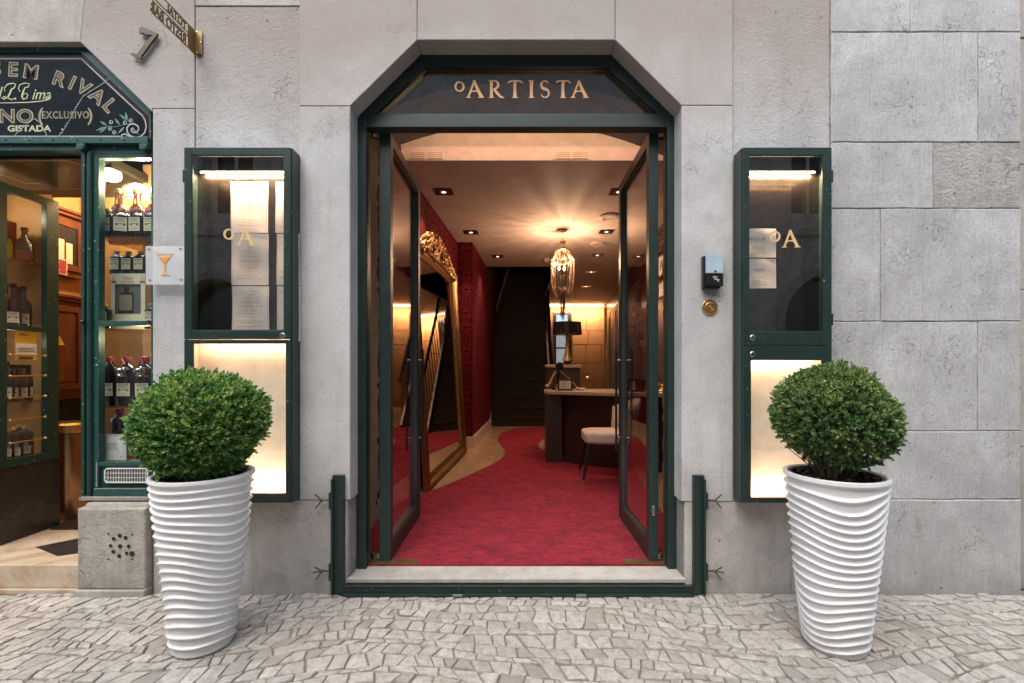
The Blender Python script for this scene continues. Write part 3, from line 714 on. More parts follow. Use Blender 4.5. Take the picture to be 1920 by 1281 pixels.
for ch, px0 in (('A', 875), ('R', 915.5), ('T', 951), ('I', 990.5), ('S', 1011), ('T', 1041), ('A', 1071)):
    part('letter', serif(MB(), ch, PX(px0, dl), zb, hh, yf0+0.0345, 0.002, wf=0.99 if ch == 'A' else (0.92 if ch in 'RT' else 0.9)), 'copper_letter', frame)
part('letter', serif(MB(), 'o', PX(852, dl), PZ(180, dl)-0.002, 0.0975, yf0+0.0345, 0.002, wf=1.02), 'copper_letter', frame)

# inner masonry: jamb reveals, front spandrel and barrel soffit
jm = thing('arched_reveal', 'rough stone reveal and shallow arch soffit just inside the doorway', 'arch', (0, 0.6, 0))
zi = 0.093
def ragged(x, y0, y1, z0, z1, t, sgn, seed):
    rnd = random.Random(seed); m = MB(); pts = []
    z = z0
    while z < z1:
        pts.append((y1+rnd.uniform(-0.05, 0.05), z)); z += rnd.uniform(0.03, 0.09)
    pts.append((y1, z1))
    for a, b in zip(pts[:-1], pts[1:]):
        m.add([(x, y0, a[1]), (x, a[0], a[1]), (x, b[0], b[1]), (x, y0, b[1]), (x-sgn*t, y0, a[1]), (x-sgn*t, a[0], a[1]), (x-sgn*t, b[0], b[1]), (x-sgn*t, y0, b[1])],
              [(0, 1, 2, 3), (4, 7, 6, 5), (1, 5, 6, 2)])
    return m
part('jamb_stone', ragged(-1.195, 0.19, 1.06, zi, 3.25, 0.04, 1, 3), 'rough_masonry', jm)
part('jamb_stone', ragged(1.235, 0.19, 1.06, zi, 3.25, 0.04, -1, 4), 'rough_masonry', jm)
N = 24
def az1(x): return 3.41-0.19*(x/0.92)**2
def az2(x): return 3.49-0.24*(x/1.15)**2
sp = MB(); so_ = MB()
for k in range(N):
    xa, xb = -1.195+2.43*k/N, -1.195+2.43*(k+1)/N
    j1, j2 = U(-0.004, 0.004), U(-0.004, 0.004)
    sp.add([(xa, 0.36, az1(xa)), (xb, 0.36, az1(xb)), (xb, 0.36, 4.0), (xa, 0.36, 4.0)], [(0, 1, 2, 3)])
    so_.add([(xa, 0.36, az1(xa)), (xb, 0.36, az1(xb)), (xb, 1.07, az2(xb)), (xa, 1.07, az2(xa))], [(0, 3, 2, 1)])
part('spandrel', sp, 'lime_rough', jm); part('soffit', so_, 'rough_masonry', jm, smooth='all')

# ---------------- foyer shell
def wl(d): return -1.24+0.066*(d-3.9)      # left wall line (d = distance from the camera plane)
def wr(d): return 1.80+0.091*(d-4)
def dy(d): return d-D
ZC = 3.44
fl = MB(); fl.prism([(-1.6, 0.175), (1.6, 0.175), (1.6, dy(4.0)), (2.2, dy(4.0)), (3.3, dy(16)), (-1.6, dy(16))], zi-0.1, zi, 'z'); struct('floor', fl, 'golden_floor')
def fp(px, py, z=0.1):
    d = (H-z)*F/(py-688); return (PX(px, d), dy(d))
cp = [(-1.19, 0.178), (1.23, 0.178), (1.23, 1.05), fp(1262, 972), fp(1243, 962), fp(1215, 925), fp(1180, 880), fp(1120, 850), fp(1055, 852), fp(1024, 846), fp(1012, 840), fp(1009, 833), fp(1014, 826), fp(1030, 818), fp(1060, 802.5),
      fp(1000, 800.5), fp(965, 803.5), fp(944, 810), fp(936, 816.5), fp(933, 825), fp(938, 834), fp(946, 843), fp(947, 852), fp(938, 862), fp(920, 872), fp(895, 884), fp(862, 899), fp(826, 914), fp(792, 926), fp(760, 938), fp(715, 958), (-1.19, 1.0)]
cm_ = MB(); cm_.prism(cp, zi+0.001, zi+0.010, 'z')
single('carpet', cm_, 'carpet', 'crimson mottled carpet with wavy edges from the threshold to the stairs', 'carpet')
# left wall with pier
lw = MB(); lw.add([(-1.205, dy(3.95), zi), (wl(7.64), dy(7.64), zi), (wl(7.64), dy(7.64), 3.6), (-1.205, dy(3.95), 3.6)], [(0, 1, 2, 3)])
lw.add([(-1.205, 0.19, zi), (-1.205, dy(3.95), zi), (-1.205, dy(3.95), 3.6), (-1.205, 0.19, 3.6)], [(0, 1, 2, 3)])
struct('wall_left', lw, 'damask_side')
pr = MB(); xq = -0.747
pr.add([(wl(7.64), dy(7.64), zi), (xq, dy(7.64), zi), (xq, dy(7.64), ZC), (wl(7.64), dy(7.64), ZC)], [(0, 1, 2, 3)])
struct('wall_pier_front', pr, 'damask_front')
ps = MB(); ps.add([(xq, dy(7.64), zi), (-0.615, dy(10.35), zi), (-0.615, dy(10.35), 5.6), (xq, dy(7.64), 5.6)], [(0, 1, 2, 3)])
ps.add([(-0.615, dy(10.35), zi), (-0.62, dy(15.6), zi), (-0.62, dy(15.6), 5.6), (-0.615, dy(10.35), 5.6)], [(0, 1, 2, 3)])
struct('wall_pier_side', ps, 'damask_side')
# skirting boards
def board(p0, p1, z0, z1, t, side):
    (x0, y0), (x1, y1) = p0, p1; l = sqrt((x1-x0)**2+(y1-y0)**2); nx, ny = -(y1-y0)/l*side*t, (x1-x0)/l*side*t
    return [(x0, y0, z0), (x1, y1, z0), (x1+nx, y1+ny, z0), (x0+nx, y0+ny, z0), (x0, y0, z1), (x1, y1, z1), (x1+nx, y1+ny, z1), (x0+nx, y0+ny, z1)], [(0, 3, 2, 1), (4, 5, 6, 7), (0, 1, 5, 4), (1, 2, 6, 5), (2, 3, 7, 6), (3, 0, 4, 7)]
sk = MB()
for a, b in (((-1.20, dy(4.0)), (wl(7.62), dy(7.62))), ((wl(7.62)+0.03, dy(7.62)), (xq+0.02, dy(7.62))), ((xq+0.001, dy(7.60)), (-0.613, dy(10.33)))):
    sk.add(*board(a, b, zi, zi+0.165, 0.02, -1)); sk.add(*board(a, b, zi+0.166, zi+0.19, 0.013, -1))
single('skirting_board', sk, 'cream_trim', 'cream moulded skirting board along the red damask wall', 'skirting')
# right wall
rw = MB(); rw.add([(wr(4.0), dy(4.0), zi), (wr(15.6), dy(15.6), zi), (wr(15.6), dy(15.6), 3.6), (wr(4.0), dy(4.0), 3.6)], [(0, 3, 2, 1)])
rw.add([(1.24, dy(4.005), zi), (wr(4.0), dy(4.005), zi), (wr(4.0), dy(4.005), 3.6), (1.24, dy(4.005), 3.6)], [(0, 3, 2, 1)])
struct('wall_right', rw, 'bronze_panel')
# ceiling
ce = MB(); ce.box(-1.4, 3.2, dy(4.80), dy(9.5), ZC, ZC+0.05).box(0.74, 3.2, dy(9.5), dy(15.6), ZC, ZC+0.05)
struct('ceiling', ce, 'ceiling_paint')
bm = MB().box(-1.4, 2.4, dy(4.60), dy(4.795), ZC-0.004, ZC+0.095).box(-1.4, 2.4, dy(4.66), dy(4.795), ZC+0.095, ZC+0.16)
bmt = thing('ceiling_beam', 'cream dropped beam face with four slotted air vents across the foyer', 'beam', (0, dy(4.6), ZC))
part('beam_face', bm, 'ceiling_paint', bmt)
for px0 in (768, 802, 1041, 1074):
    x0, x1 = PX(px0, 4.6), PX(px0+28, 4.6)
    bk = part('vent', MB().box(x0-0.012, x1+0.012, dy(4.592), dy(4.601), PZ(300, 4.6)+0.006, PZ(284.5, 4.6)), 'cream_trim', bmt)
    s = MB()
    for k in range(4): s.box(x0, x1, dy(4.588), dy(4.591), PZ(298.3-k*3.4, 4.6), PZ(297.1-k*3.4, 4.6))
    part('slot', s, 'soffit_line', bk)  # tan bars put the shadow inside the vent slots into colour
uc = MB(); uc.add([(-1.4, 0.30, 4.05), (2.4, 0.30, 4.05), (2.4, dy(4.8), 3.92), (-1.4, dy(4.8), 3.92)], [(0, 3, 2, 1)]); 
uc.add([(-1.4, dy(4.79), 3.6), (2.4, dy(4.79), 3.6), (2.4, dy(4.79), 3.95), (-1.4, dy(4.79), 3.95)], [(0, 1, 2, 3)])

struct('ceiling_recess', uc, 'plaster')
cv = thing('cove_lamp', 'warm light strip tucked behind the top of the entrance arch', 'light', (0, dy(4.08), 3.6))
part('strip', MB().box(-1.1, 1.2, dy(4.04), dy(4.07), 3.66, 3.70), 'led_soft', cv)
light('cove_glow', 'AREA', (0.2, dy(4.09), 3.68), 4.2, (1, 0.60, 0.40), cv, shape='RECTANGLE', size=2.3, size_y=0.04, rot=(radians(78), 0, 0))
# stairwell shell
sw = MB(); sw.add([(-0.7, dy(15.6), zi), (0.95, dy(15.6), zi), (0.95, dy(15.6), 5.6), (-0.7, dy(15.6), 5.6)], [(0, 1, 2, 3)])
sw.add([(-0.75, dy(9.5), 5.6), (0.95, dy(9.5), 5.6), (0.95, dy(15.6), 5.6), (-0.75, dy(15.6), 5.6)], [(0, 3, 2, 1)])
sw.add([(-0.75, dy(9.5), ZC+0.05), (0.95, dy(9.5), ZC+0.05), (0.95, dy(9.5), 5.6), (-0.75, dy(9.5), 5.6)], [(0, 3, 2, 1)])
sw.add([(0.95, dy(9.5), ZC+0.05), (0.95, dy(15.6), ZC+0.05), (0.95, dy(15.6), 5.6), (0.95, dy(9.5), 5.6)], [(0, 3, 2, 1)])
struct('wall_stairwell', sw, 'damask_front')
# back wall of the corridor with window
DB = 15.3; yb = dy(DB)
bw = MB()
wx0, wx1, wz0, wz1 = PX(1041, DB), PX(1066, DB), PZ(720, DB), PZ(588, DB)
bw.box(0.66, wx0, yb, yb+0.3, zi, ZC).box(wx0, wx1, yb, yb+0.3, zi, wz0).box(wx0, wx1, yb, yb+0.3, wz1, ZC).box(wx1, 3.0, yb, yb+0.3, zi, ZC)
bwt = thing('rear_wall', 'golden lit rough stone wall with window at the end of the corridor', 'wall', (1.8, yb, 0))
part('masonry', bw, 'sandstone', bwt)
rnd = random.Random(5)
z = 0.4
while z < 3.2:   # coursed blocks, slightly proud
    hgt = rnd.uniform(0.4, 0.62); x = wx1+0.12
    while x < 2.85:
        wd = rnd.uniform(0.4, 0.8); x1 = min(x+wd, 2.88)
        if x1-x > 0.1 and z+hgt < 3.35: part('block', MB().box(x+0.008, x1-0.008, yb-0.02-rnd.uniform(0, 0.015), yb, z+0.008, z+hgt-0.008), 'sandstone', bwt)
        x = x1
    z += hgt
fr = MB().box(wx0-0.07, wx0+0.03, yb-0.06, yb-0.005, wz0, wz1+0.08).box(wx1-0.03, wx1+0.09, yb-0.06, yb-0.005, wz0, wz1+0.08).box(wx0+0.03, wx1-0.03, yb-0.06, yb-0.005, wz1-0.04, wz1+0.08).box(wx0+0.03, wx1-0.03, yb-0.06, yb-0.005, 2.0, 2.05)
wi = part('window', fr, 'black', bwt); part('pane', MB().box(wx0, wx1, yb-0.02, yb-0.015, wz0, wz1), 'pane', wi)
struct('courtyard_wall', MB().box(-3, 6, yb+3.5, yb+3.7, 0, 2.9), 'courtyard')
struct('courtyard_ground', MB().box(-3, 6, yb+0.3, yb+3.5, -0.1, 0.05), 'courtyard')
cl = thing('corridor_cove_lamp', 'glowing warm cove light line above the far stone wall', 'light', (1.8, yb-0.2, 3.3))
part('strip', MB().box(0.95, 2.75, yb-0.22, yb-0.16, PZ(575, 15.1), PZ(571.5, 15.1)), 'led_soft', cl)
light('cove_glow', 'AREA', (1.9, yb-0.3, 3.26), 24, (1, 0.55, 0.28), cl, shape='RECTANGLE', size=1.7, size_y=0.1, rot=(radians(35), 0, 0))

# ================================================================ OBJECTS: doorway
def leaf(sgn, xin, xout, name_label):
    t = thing('glass_door', name_label, 'door', (xout, 0.225, 0.1))
    y0, y1, z0, z1 = dy(3.16), dy(4.12), 0.104, 2.998
    part('stile', MB().box(xin, xout, y0, y0+0.07, z0, z1), 'green_frame', t, bevel=0.003)
    part('stile', MB().box(xin, xout, y1-0.085, y1, z0, z1), 'green_frame', t, bevel=0.003)
    part('rail', MB().box(xin+sgn*0.001, xout-sgn*0.001, y0+0.07, y1-0.085, z1-0.075, z1-0.001), 'green_frame', t)
    part('rail', MB().box(xin+sgn*0.001, xout-sgn*0.001, y0+0.07, y1-0.085, z0+0.001, z0+0.115), 'green_frame', t)
    xm = (xin+xout)/2
    part('pane', MB().box(xm-0.004, xm+0.004, y0+0.06, y1-0.075, z0+0.1, z1-0.065), 'pane_cabinet', t)
    xb = xin-sgn*(-0.0)
    bd = MB()
    for (a, b, c, d_) in ((y0+0.07, y0+0.080, z0+0.115, z1-0.075), (y1-0.095, y1-0.085, z0+0.115, z1-0.075), (y0+0.08, y1-0.095, z0+0.115, z0+0.127), (y0+0.08, y1-0.095, z1-0.087, z1-0.075)):
        bd.box(xin+sgn*0.012, xm-0.005 if sgn > 0 else xm+0.005, a, b, c, d_)
    part('glazing_bead', bd, 'dark_steel', t)
    for s_, xx in ((-1, xin), (1, xout)):
        dx = s_*sgn; hx = xx+dx*0.034
        hb = part('handle', MB().box(hx-0.006, hx+0.006, y1-0.085, y1-0.035, 0.69, 1.57), 'black', t, bevel=0.004)
        part('standoff', MB().tube([(xx, y1-0.07, 0.80), (hx, y1-0.07, 0.80)], 0.008).tube([(xx, y1-0.07, 1.47), (hx, y1-0.07, 1.47)], 0.008), 'dark_steel', hb)
    part('top_pivot', MB().tube([(xout+sgn*0.005, y0+0.03, z1-0.04), (xout+sgn*0.05, y0+0.03, z1-0.03), (xout+sgn*0.06, y0+0.03, z1+0.01)], 0.012).lathe([(0.018, 0), (0.02, 0.02), (0.018, 0.055)], (xout+sgn*0.06, y0+0.03, z1-0.03), 12), 'steel', t, smooth=True)
    part('bottom_pivot', MB().prism([(xout+sgn*0.003, y0+0.01), (xout+sgn*0.055, y0+0.015), (xout+sgn*0.072, y0+0.035), (xout+sgn*0.055, y0+0.06), (xout+sgn*0.003, y0+0.06)], 0.112, 0.148, 'z'), 'steel', t, bevel=0.007)
    return t
lfl = leaf(-1, -0.861, -0.937, 'left leaf of the open green glass doors, its inner end beside the gilt mirror')
lfr = leaf(1, 0.880, 0.943, 'right leaf of the open green glass doors, in front of the cream chair')
lk = part('lock', MB().box(0.899, 0.917, dy(3.156), dy(3.1605), 0.41, 0.48), 'steel', lfr, bevel=0.001)
part('pin', MB().sphere((0.908, dy(3.155), 0.43), 0.005, 8, 6).sphere((0.908, dy(3.155), 0.445), 0.005, 8, 6).sphere((0.908, dy(3.155), 0.46), 0.005, 8, 6), 'black', lk)
def plate(x0, x1, lab):
    t = single('floor_plate', MB().box(x0, x1, 0.187, 0.262, 0.094, 0.1075), 'old_brass', lab, 'floor plate', 'brass door pivot plates', bevel=0.002)
    for fx in (0.15, 0.5, 0.85):
        part('screw', MB().lathe([(0.005, 0), (0.005, 0.0015), (0.001, 0.002)], (x0+(x1-x0)*fx, 0.245, 0.1075), 8), 'steel', t)
plate(-1.04, -0.672, 'brass pivot plate in the carpet under the left glass door'); plate(0.70, 1.06, 'worn brass pivot plate in the carpet under the right glass door')

# flood barrier channel round the foot of the doorway
ch = thing('flood_barrier_channel', 'green U-shaped steel channel with wing clamps round the foot of the doorway', 'barrier frame', (0, -0.03, 0))
def chan(x0, x1, z0, z1, horiz=False):
    m = MB()
    if horiz:
        m.box(x0, x1, -0.036, -0.0215, z0, z1).box(x0, x1, -0.060, -0.0365, z0, z0+0.012).box(x0, x1, -0.046, -0.0365, z1-0.005, z1)
        m.box(x0, x1, -0.0215, -0.0125, z0+0.002, z1-0.002)
    else:
        m.box(x0, x1, -0.036, -0.0125, z0, z1)
        s = 1 if x0 < 0 else -1; xo = x0 if s > 0 else x1; xi = x1 if s > 0 else x0
        m.box(xo, xo+s*0.012, -0.060, -0.0365, z0, z1-0.02).box(xi-s*0.005, xi, -0.046, -0.0365, z0+0.055, z1-0.006); m.box(xo+s*0.028, xo+s*0.033, -0.040, -0.0365, z0+0.055, z1-0.01)
    return m
zt = Z0(889)
part('channel_post', chan(X0(627), X0(649), 0.012, zt), 'green_paint', ch, bevel=0.0015); part('channel_post', chan(X0(1296), X0(1317), 0.012, zt), 'green_paint', ch, bevel=0.0015)
part('channel_base', chan(X0(649)+0.001, X0(1296)-0.001, 0.004, 0.062, True), 'green_paint', ch, bevel=0.0015)
for px in (860, 1087): part('clip', MB().box(X0(px-9), X0(px+9), -0.066, -0.0605, 0.004, 0.0225), 'mortar', ch, bevel=0.003)
for px in (862, 1085): part('screw', MB().lathe([(0.006, 0), (0.006, 0.003), (0.001, 0.004)], (X0(px), -0.0365, 0.043), 10, axis='y'), 'dark_steel', ch)
for sx_, (px, kx) in ((-1, (627, 604)), (1, (1317, 1334))):
    for py, ro in ((935, 0), (1066, 1)):
        z = Z0(py); x = X0(px)
        b = part('clamp', MB().box(x, x+sx_*0.016, -0.055, -0.0125, z-0.055, z+0.05), 'green_paint', ch, bevel=0.004)
        part('bolt', MB().tube([(x+sx_*0.016, -0.035, z), (x+sx_*0.07, -0.035, z)], 0.006), 'dark_steel', b, smooth=True)
        hx = x+sx_*0.063; m = MB()
        angs = (125, 235, 0) if ro == 0 else (135, 180, 235)
        m.sphere((hx, -0.037, z), 0.011, 10, 6)
        for a in angs[:2] if ro == 0 else angs:
            aa = radians(a); dx = -sx_*cos(aa); m.tube([(hx, -0.038, z), (hx+dx*0.048, -0.062, z+sin(aa)*0.05)], 0.0048, 8)
        part('wing_handle', m, 'dark_steel', b, smooth=True)

# ================================================================ OBJECTS: foyer
# mirror on the left wall
mt = thing('gilt_mirror', 'tall gilt framed mirror with carved crest leaning on the red damask wall', 'mirror', (-1.05, dy(6.1), zi))
d0, d1 = 4.95, 7.15
def mp(d, z, off=0.0):   # point on the mirror face: d along the wall, z up, off = into the room
    lean = 0.16*(1-(z-zi)/2.75)+0.03
    return (wl(d)+lean+off, dy(d), z)
zb_, zt_ = zi+0.01, 2.80
def mbar(m, a, b, wid, prof, inw):
    # bar from a=(d,z) to b=(d,z); inw = inward direction (dd,dz); prof: (fraction across, height)
    vs = []
    for (d_, z_) in (a, b):
        for fr_, h_ in prof:
            vs.append(mp(d_+inw[0]*wid*fr_*(1 if (d_, z_) == a or True else 1), z_+inw[1]*wid*fr_, h_))
    n = len(prof); return m.add(vs, [(i, i+1, n+i+1, n+i) for i in range(n-1)])
prof = [(0, -0.02), (0, 0.035), (0.15, 0.055), (0.3, 0.045), (0.42, 0.022), (0.55, 0.022), (0.68, 0.034), (0.8, 0.024), (1.0, 0.010), (1.0, -0.01)]
W = 0.15
def miter(a, b, ia, ib):
    m = MB(); vs = []
    for (o_, i2) in ((a, ia), (b, ib)):
        for fr_, h_ in prof: vs.append(mp(o_[0]+(i2[0]-o_[0])*fr_, o_[1]+(i2[1]-o_[1])*fr_, h_))
    n = len(prof); m.add(vs, [(i, i+1, n+i+1, n+i) for i in range(n-1)]); return m
O = [(d0, zb_), (d1, zb_), (d1, zt_), (d0, zt_)]; I = [(d0+W, zb_+W), (d1-W, zb_+W), (d1-W, zt_-W), (d0+W, zt_-W)]
for k in range(4): part('frame_side', miter(O[k], O[(k+1) % 4], I[k], I[(k+1) % 4]), 'gilt', mt, smooth=True)
part('glass', MB().quad(mp(I[0][0], I[0][1], -0.004), mp(I[1][0], I[1][1], -0.004), mp(I[2][0], I[2][1], -0.004), mp(I[3][0], I[3][1], -0.004)), 'mirror_glass', mt)
part('backing', MB().quad(mp(d0, zb_, -0.025), mp(d1, zb_, -0.025), mp(d1, zt_, -0.025), mp(d0, zt_, -0.025)), 'walnut', mt)
cr = MB(); rn = random.Random(11); dc = (d0+d1)/2
for k in range(70):   # carved acanthus scrolls
    u = rn.uniform(-1, 1); env = (1-abs(u)**1.6)*0.34
    d_ = dc+u*0.95; z_ = zt_-0.06+rn.uniform(0, 1)*env; r_ = rn.uniform(0.03, 0.085); a0 = rn.uniform(0, 360); sg = rn.choice((-1, 1))
    pts = [mp(d_+r_*(1-t*0.75)*cos(radians(a0+sg*t*400)), z_+r_*(1-t*0.75)*sin(radians(a0+sg*t*400)), 0.045+0.02*sin(t*9)) for t in [i/9 for i in range(10)]]
    cr.tube(pts, [0.006+0.012*sin(pi*min(1, (i+0.6)/9.5)) for i in range(10)], 6)
for k in range(26):
    u = -1+2*k/25; cr.sphere(mp(dc+u*0.98, zt_-0.03+(1-abs(u)**1.6)*0.32, 0.04), 0.026, 8, 5)
part('crest', cr, 'gilt', mt, smooth='all')

# wall plaques and pictures on the red walls


def wallframe(dm, wid, z0, z1, xw, sgn, lab, group=None, fm='old_brass', pm='paper'):
    x = xw(dm) if callable(xw) else xw
    t = thing('framed_picture', lab, 'picture', (x, dy(dm), z0), group)
    part('frame', MB().box(x+sgn*0.004, x+sgn*0.03, dy(dm-wid/2), dy(dm+wid/2), z0, z1), fm, t, bevel=0.004)
    part('print', MB().box(x+sgn*0.0305, x+sgn*0.033, dy(dm-wid/2+0.03), dy(dm+wid/2-0.03), z0+0.03, z1-0.03), pm, t); return t
wallframe(7.42, 0.22, PZ(600, 7.4), PZ(568, 7.4)+0.02, wl, 1, 'slim brass framed picture beside the mirror, halfway up the red wall')
wallframe(7.42, 0.20, PZ(545, 7.4), PZ(515, 7.4), wl, 1, 'small glinting framed picture beside the mirror near its top')
wallframe(7.42, 0.20, PZ(652, 7.4), PZ(636, 7.4), wl, 1, 'little square framed card beside the mirror, lowest of three')
wallframe(4.05+0.2, 0.10, PZ(588, 4.2), PZ(500, 4.2), -1.2, 1, 'narrow brass rail plaque on damask behind the left glass door')
t = wallframe(6.55, 0.32, PZ(520, 6.6), PZ(478, 6.6), lambda d: wr(d), -1, 'cream plaque with large letter A on the right foyer wall')
am = MB(); serif(am, 'A', 0, 0, 0.15, 0); x_ = wr(6.55)-0.035
part('letter', MB().add([(x_-0.002+v_[1]*0.2, dy(6.55)-0.07+v_[0] if True else 0, PZ(508, 6.6)+v_[2]) for v_ in [(p[0], p[1], p[2]) for p in am.v]], am.f), 'ink', t)
wallframe(6.55, 0.30, PZ(560, 6.6), PZ(528, 6.6), lambda d: wr(d), -1, 'smaller framed notice below the letter plaque on the right foyer wall')
gl_ = thing('wall_grille', 'slotted bronze air grille high on the right foyer wall', 'grille', (2.0, dy(6.5), PZ(470, 6.6)))
gm = MB().box(wr(6.5)-0.03, wr(6.5)-0.004, dy(6.2), dy(6.95), PZ(474, 6.6), PZ(425, 6.6)); part('plate', gm, 'bronze_panel', gl_)
for k in range(3): part('slot', MB().box(wr(6.5)-0.036, wr(6.5)-0.031, dy(6.3), dy(6.85), PZ(466-k*14, 6.6), PZ(462-k*14, 6.6)), 'black', gl_)
# grey panelled doors along the right corridor wall
for k, (da, db) in enumerate(((8.6, 10.0), (10.2, 11.6), (11.8, 13.2), (13.4, 14.9))):
    t = thing('panelled_door', ('nearest', 'second', 'third', 'farthest')[k]+' grey panelled door along the right corridor wall behind the desk', 'door', (wr(da), dy(da), zi), 'grey panelled doors along the corridor')
    def q(d_, z_, off): return (wr(d_)-off, dy(d_), z_)
    def slab(a, b, z0, z1, o0, o1):
        return MB().add([q(a, z0, o0), q(b, z0, o0), q(b, z1, o0), q(a, z1, o0), q(a, z0, o1), q(b, z0, o1), q(b, z1, o1), q(a, z1, o1)], [(0, 3, 2, 1), (4, 5, 6, 7), (0, 1, 5, 4), (1, 2, 6, 5), (2, 3, 7, 6), (3, 0, 4, 7)])
    part('door_leaf', slab(da, db, zi, 3.0, 0.003, 0.035), 'grey_panel', t)
    for z0, z1 in ((zi+0.15, 0.85), (0.95, 1.35), (1.45, 2.85)): part('panel', slab(da+0.15, db-0.15, z0, z1, 0.036, 0.055), 'grey_panel', t)
gp = thing('gilt_door_frame', 'thin gilt door frame edge in front of the grey corridor doors', 'door frame', (wr(13), dy(13), zi))
part('post', MB().box(PX(1133, 13), PX(1138, 13), dy(13), dy(13.05), zi, PZ(578, 13)), 'brass', gp)
# staircase
st = thing('staircase', 'dark wooden staircase rising away at the back of the foyer', 'staircase', (0.05, dy(10.4), zi))
NS = 20; dz_, dd_ = 0.207, 0.20
def sx_l(d_, z_):
    py = 688-(z_-H)*F/d_
    return PX(919 if py > 620 else 919+(620-py)*0.30, d_)
def sx_r(d_, z_):
    py = 688-(z_-H)*F/d_
    return PX(1024 if py < 640 else 1024+(py-640)*0.07, d_)
for k in range(NS):
    d_ = 10.4+k*dd_; z_ = zi+k*dz_
    part('step', MB().box(sx_l(d_, z_+dz_), sx_r(d_, z_+dz_), dy(d_), dy(d_+dd_*1.35), z_, z_+dz_-0.03).box(sx_l(d_, z_+dz_), sx_r(d_, z_+dz_), dy(d_)-0.025, dy(d_+dd_*1.2), z_+dz_-0.029, z_+dz_), 'stair_wood', st)
ls, rs = [], []
for k in range(-1, NS+1):
    d_ = 10.38+k*dd_; z_ = zi+(k+1)*dz_+0.06; ls.append((sx_l(d_, z_)-0.01, dy(d_)-0.02, z_)); rs.append((sx_r(d_, z_)+0.02, dy(d_)-0.02, z_))
part('stringer', MB().tube(ls, 0.028, 6), 'cream_trim', st, smooth=True); part('stringer', MB().tube(rs, 0.028, 6), 'cream_trim', st, smooth=True)
side = MB()
for a, b in zip(rs[:-1], rs[1:]): side.add([(a[0]+0.03, a[1], zi), (b[0]+0.03, b[1], zi), (b[0]+0.03, b[1], b[2]), (a[0]+0.03, a[1], a[2])], [(0, 3, 2, 1)])
part('side_panel', side, 'walnut', st)
part('handrail', MB().tube([(p[0]+0.03, p[1], p[2]+0.95) for p in rs], 0.04, 8), 'black', st, smooth=True)
for p in rs[1:-1]: part('baluster', MB().tube([(p[0]+0.03, p[1], p[2]), (p[0]+0.03, p[1], p[2]+0.92)], 0.013, 6), 'black', st)

# reception desk
dk = thing('reception_desk', 'dark curved reception desk with pale marble top', 'desk', (1.2, dy(6.3), zi))
dz1 = 1.035
part('end_panel', MB().box(0.385, 0.60, dy(6.44), dy(6.9), zi, dz1), 'desk_grey', dk, bevel=0.004)
cur = [(0.602, dy(6.50))]+[(0.602+1.6*t, dy(6.50-0.62*sin(min(1, t*1.15)*pi/2))) for t in [i/14 for i in range(1, 15)]]+[(2.1, dy(6.9)), (0.602, dy(6.9))]
part('front', MB().prism(cur, zi+0.09, dz1-0.001, 'z'), 'walnut', dk, smooth=True)
base = [(p[0], p[1]-0.035 if p[1] < dy(6.6) else p[1]) for p in cur]
part('plinth', MB().prism(base, zi, zi+0.089, 'z'), 'walnut', dk, smooth=True)
tp = [(0.40, dy(6.9)), (0.365, dy(6.75)), (0.36, dy(6.55)), (0.40, dy(6.42)), (0.50, dy(6.34)), (0.62, dy(6.30))]+[(0.62+1.55*t, dy(6.30-0.50*sin(min(1, t*1.15)*pi/2))) for t in [i/10 for i in range(1, 11)]]+[(2.17, dy(6.9))]
part('marble_top', MB().prism(tp, dz1, dz1+0.055, 'z'), 'marble_top', dk, bevel=0.012)
zd = dz1+0.055
part('raised_cabinet', MB().box(0.42, 0.91, dy(6.9), dy(7.4), zi, 1.40), 'desk_grey', dk, bevel=0.004)
part('cabinet_top', MB().box(0.40, 0.93, dy(6.87), dy(7.42), 1.401, 1.445), 'marble_top', dk, bevel=0.012)
# table lamp
lx, ly, lz = 0.74, dy(7.1), 1.445
tl = thing('table_lamp', 'lit table lamp with black drum shade and gold stem on the desk end', 'lamp', (lx, ly, lz))
part('base', MB().lathe([(0.001, 0), (0.13, 0), (0.13, 0.02), (0.06, 0.035), (0.001, 0.036)], (lx, ly, lz), 28), 'black', tl, smooth=True)
part('stem', MB().lathe([(0.055, 0.036), (0.075, 0.06), (0.045, 0.16), (0.022, 0.27), (0.03, 0.275), (0.03, 0.32), (0.022, 0.325), (0.03, 0.50), (0.012, 0.56)], (lx, ly, lz), 20), 'shade_gold', tl, smooth=True)
part('shade', MB().lathe([(0.225, 0.455), (0.205, 0.64)], (lx, ly, lz), 40).lathe([(0.001, 0.641), (0.205, 0.641)], (lx, ly, lz), 40), 'black', tl, smooth=True)
part('shade_lining', MB().lathe([(0.222, 0.456), (0.202, 0.636), (0.001, 0.637)], (lx, ly, lz), 40), 'shade_gold', tl, smooth=True)
part('bulb', MB().sphere((lx, ly, lz+0.56), 0.03, 10, 8), 'bulb', tl)
light('lamp_light', 'POINT', (lx, ly, lz+0.48), 9, (1, 0.66, 0.34), tl, shadow_soft_size=0.03)
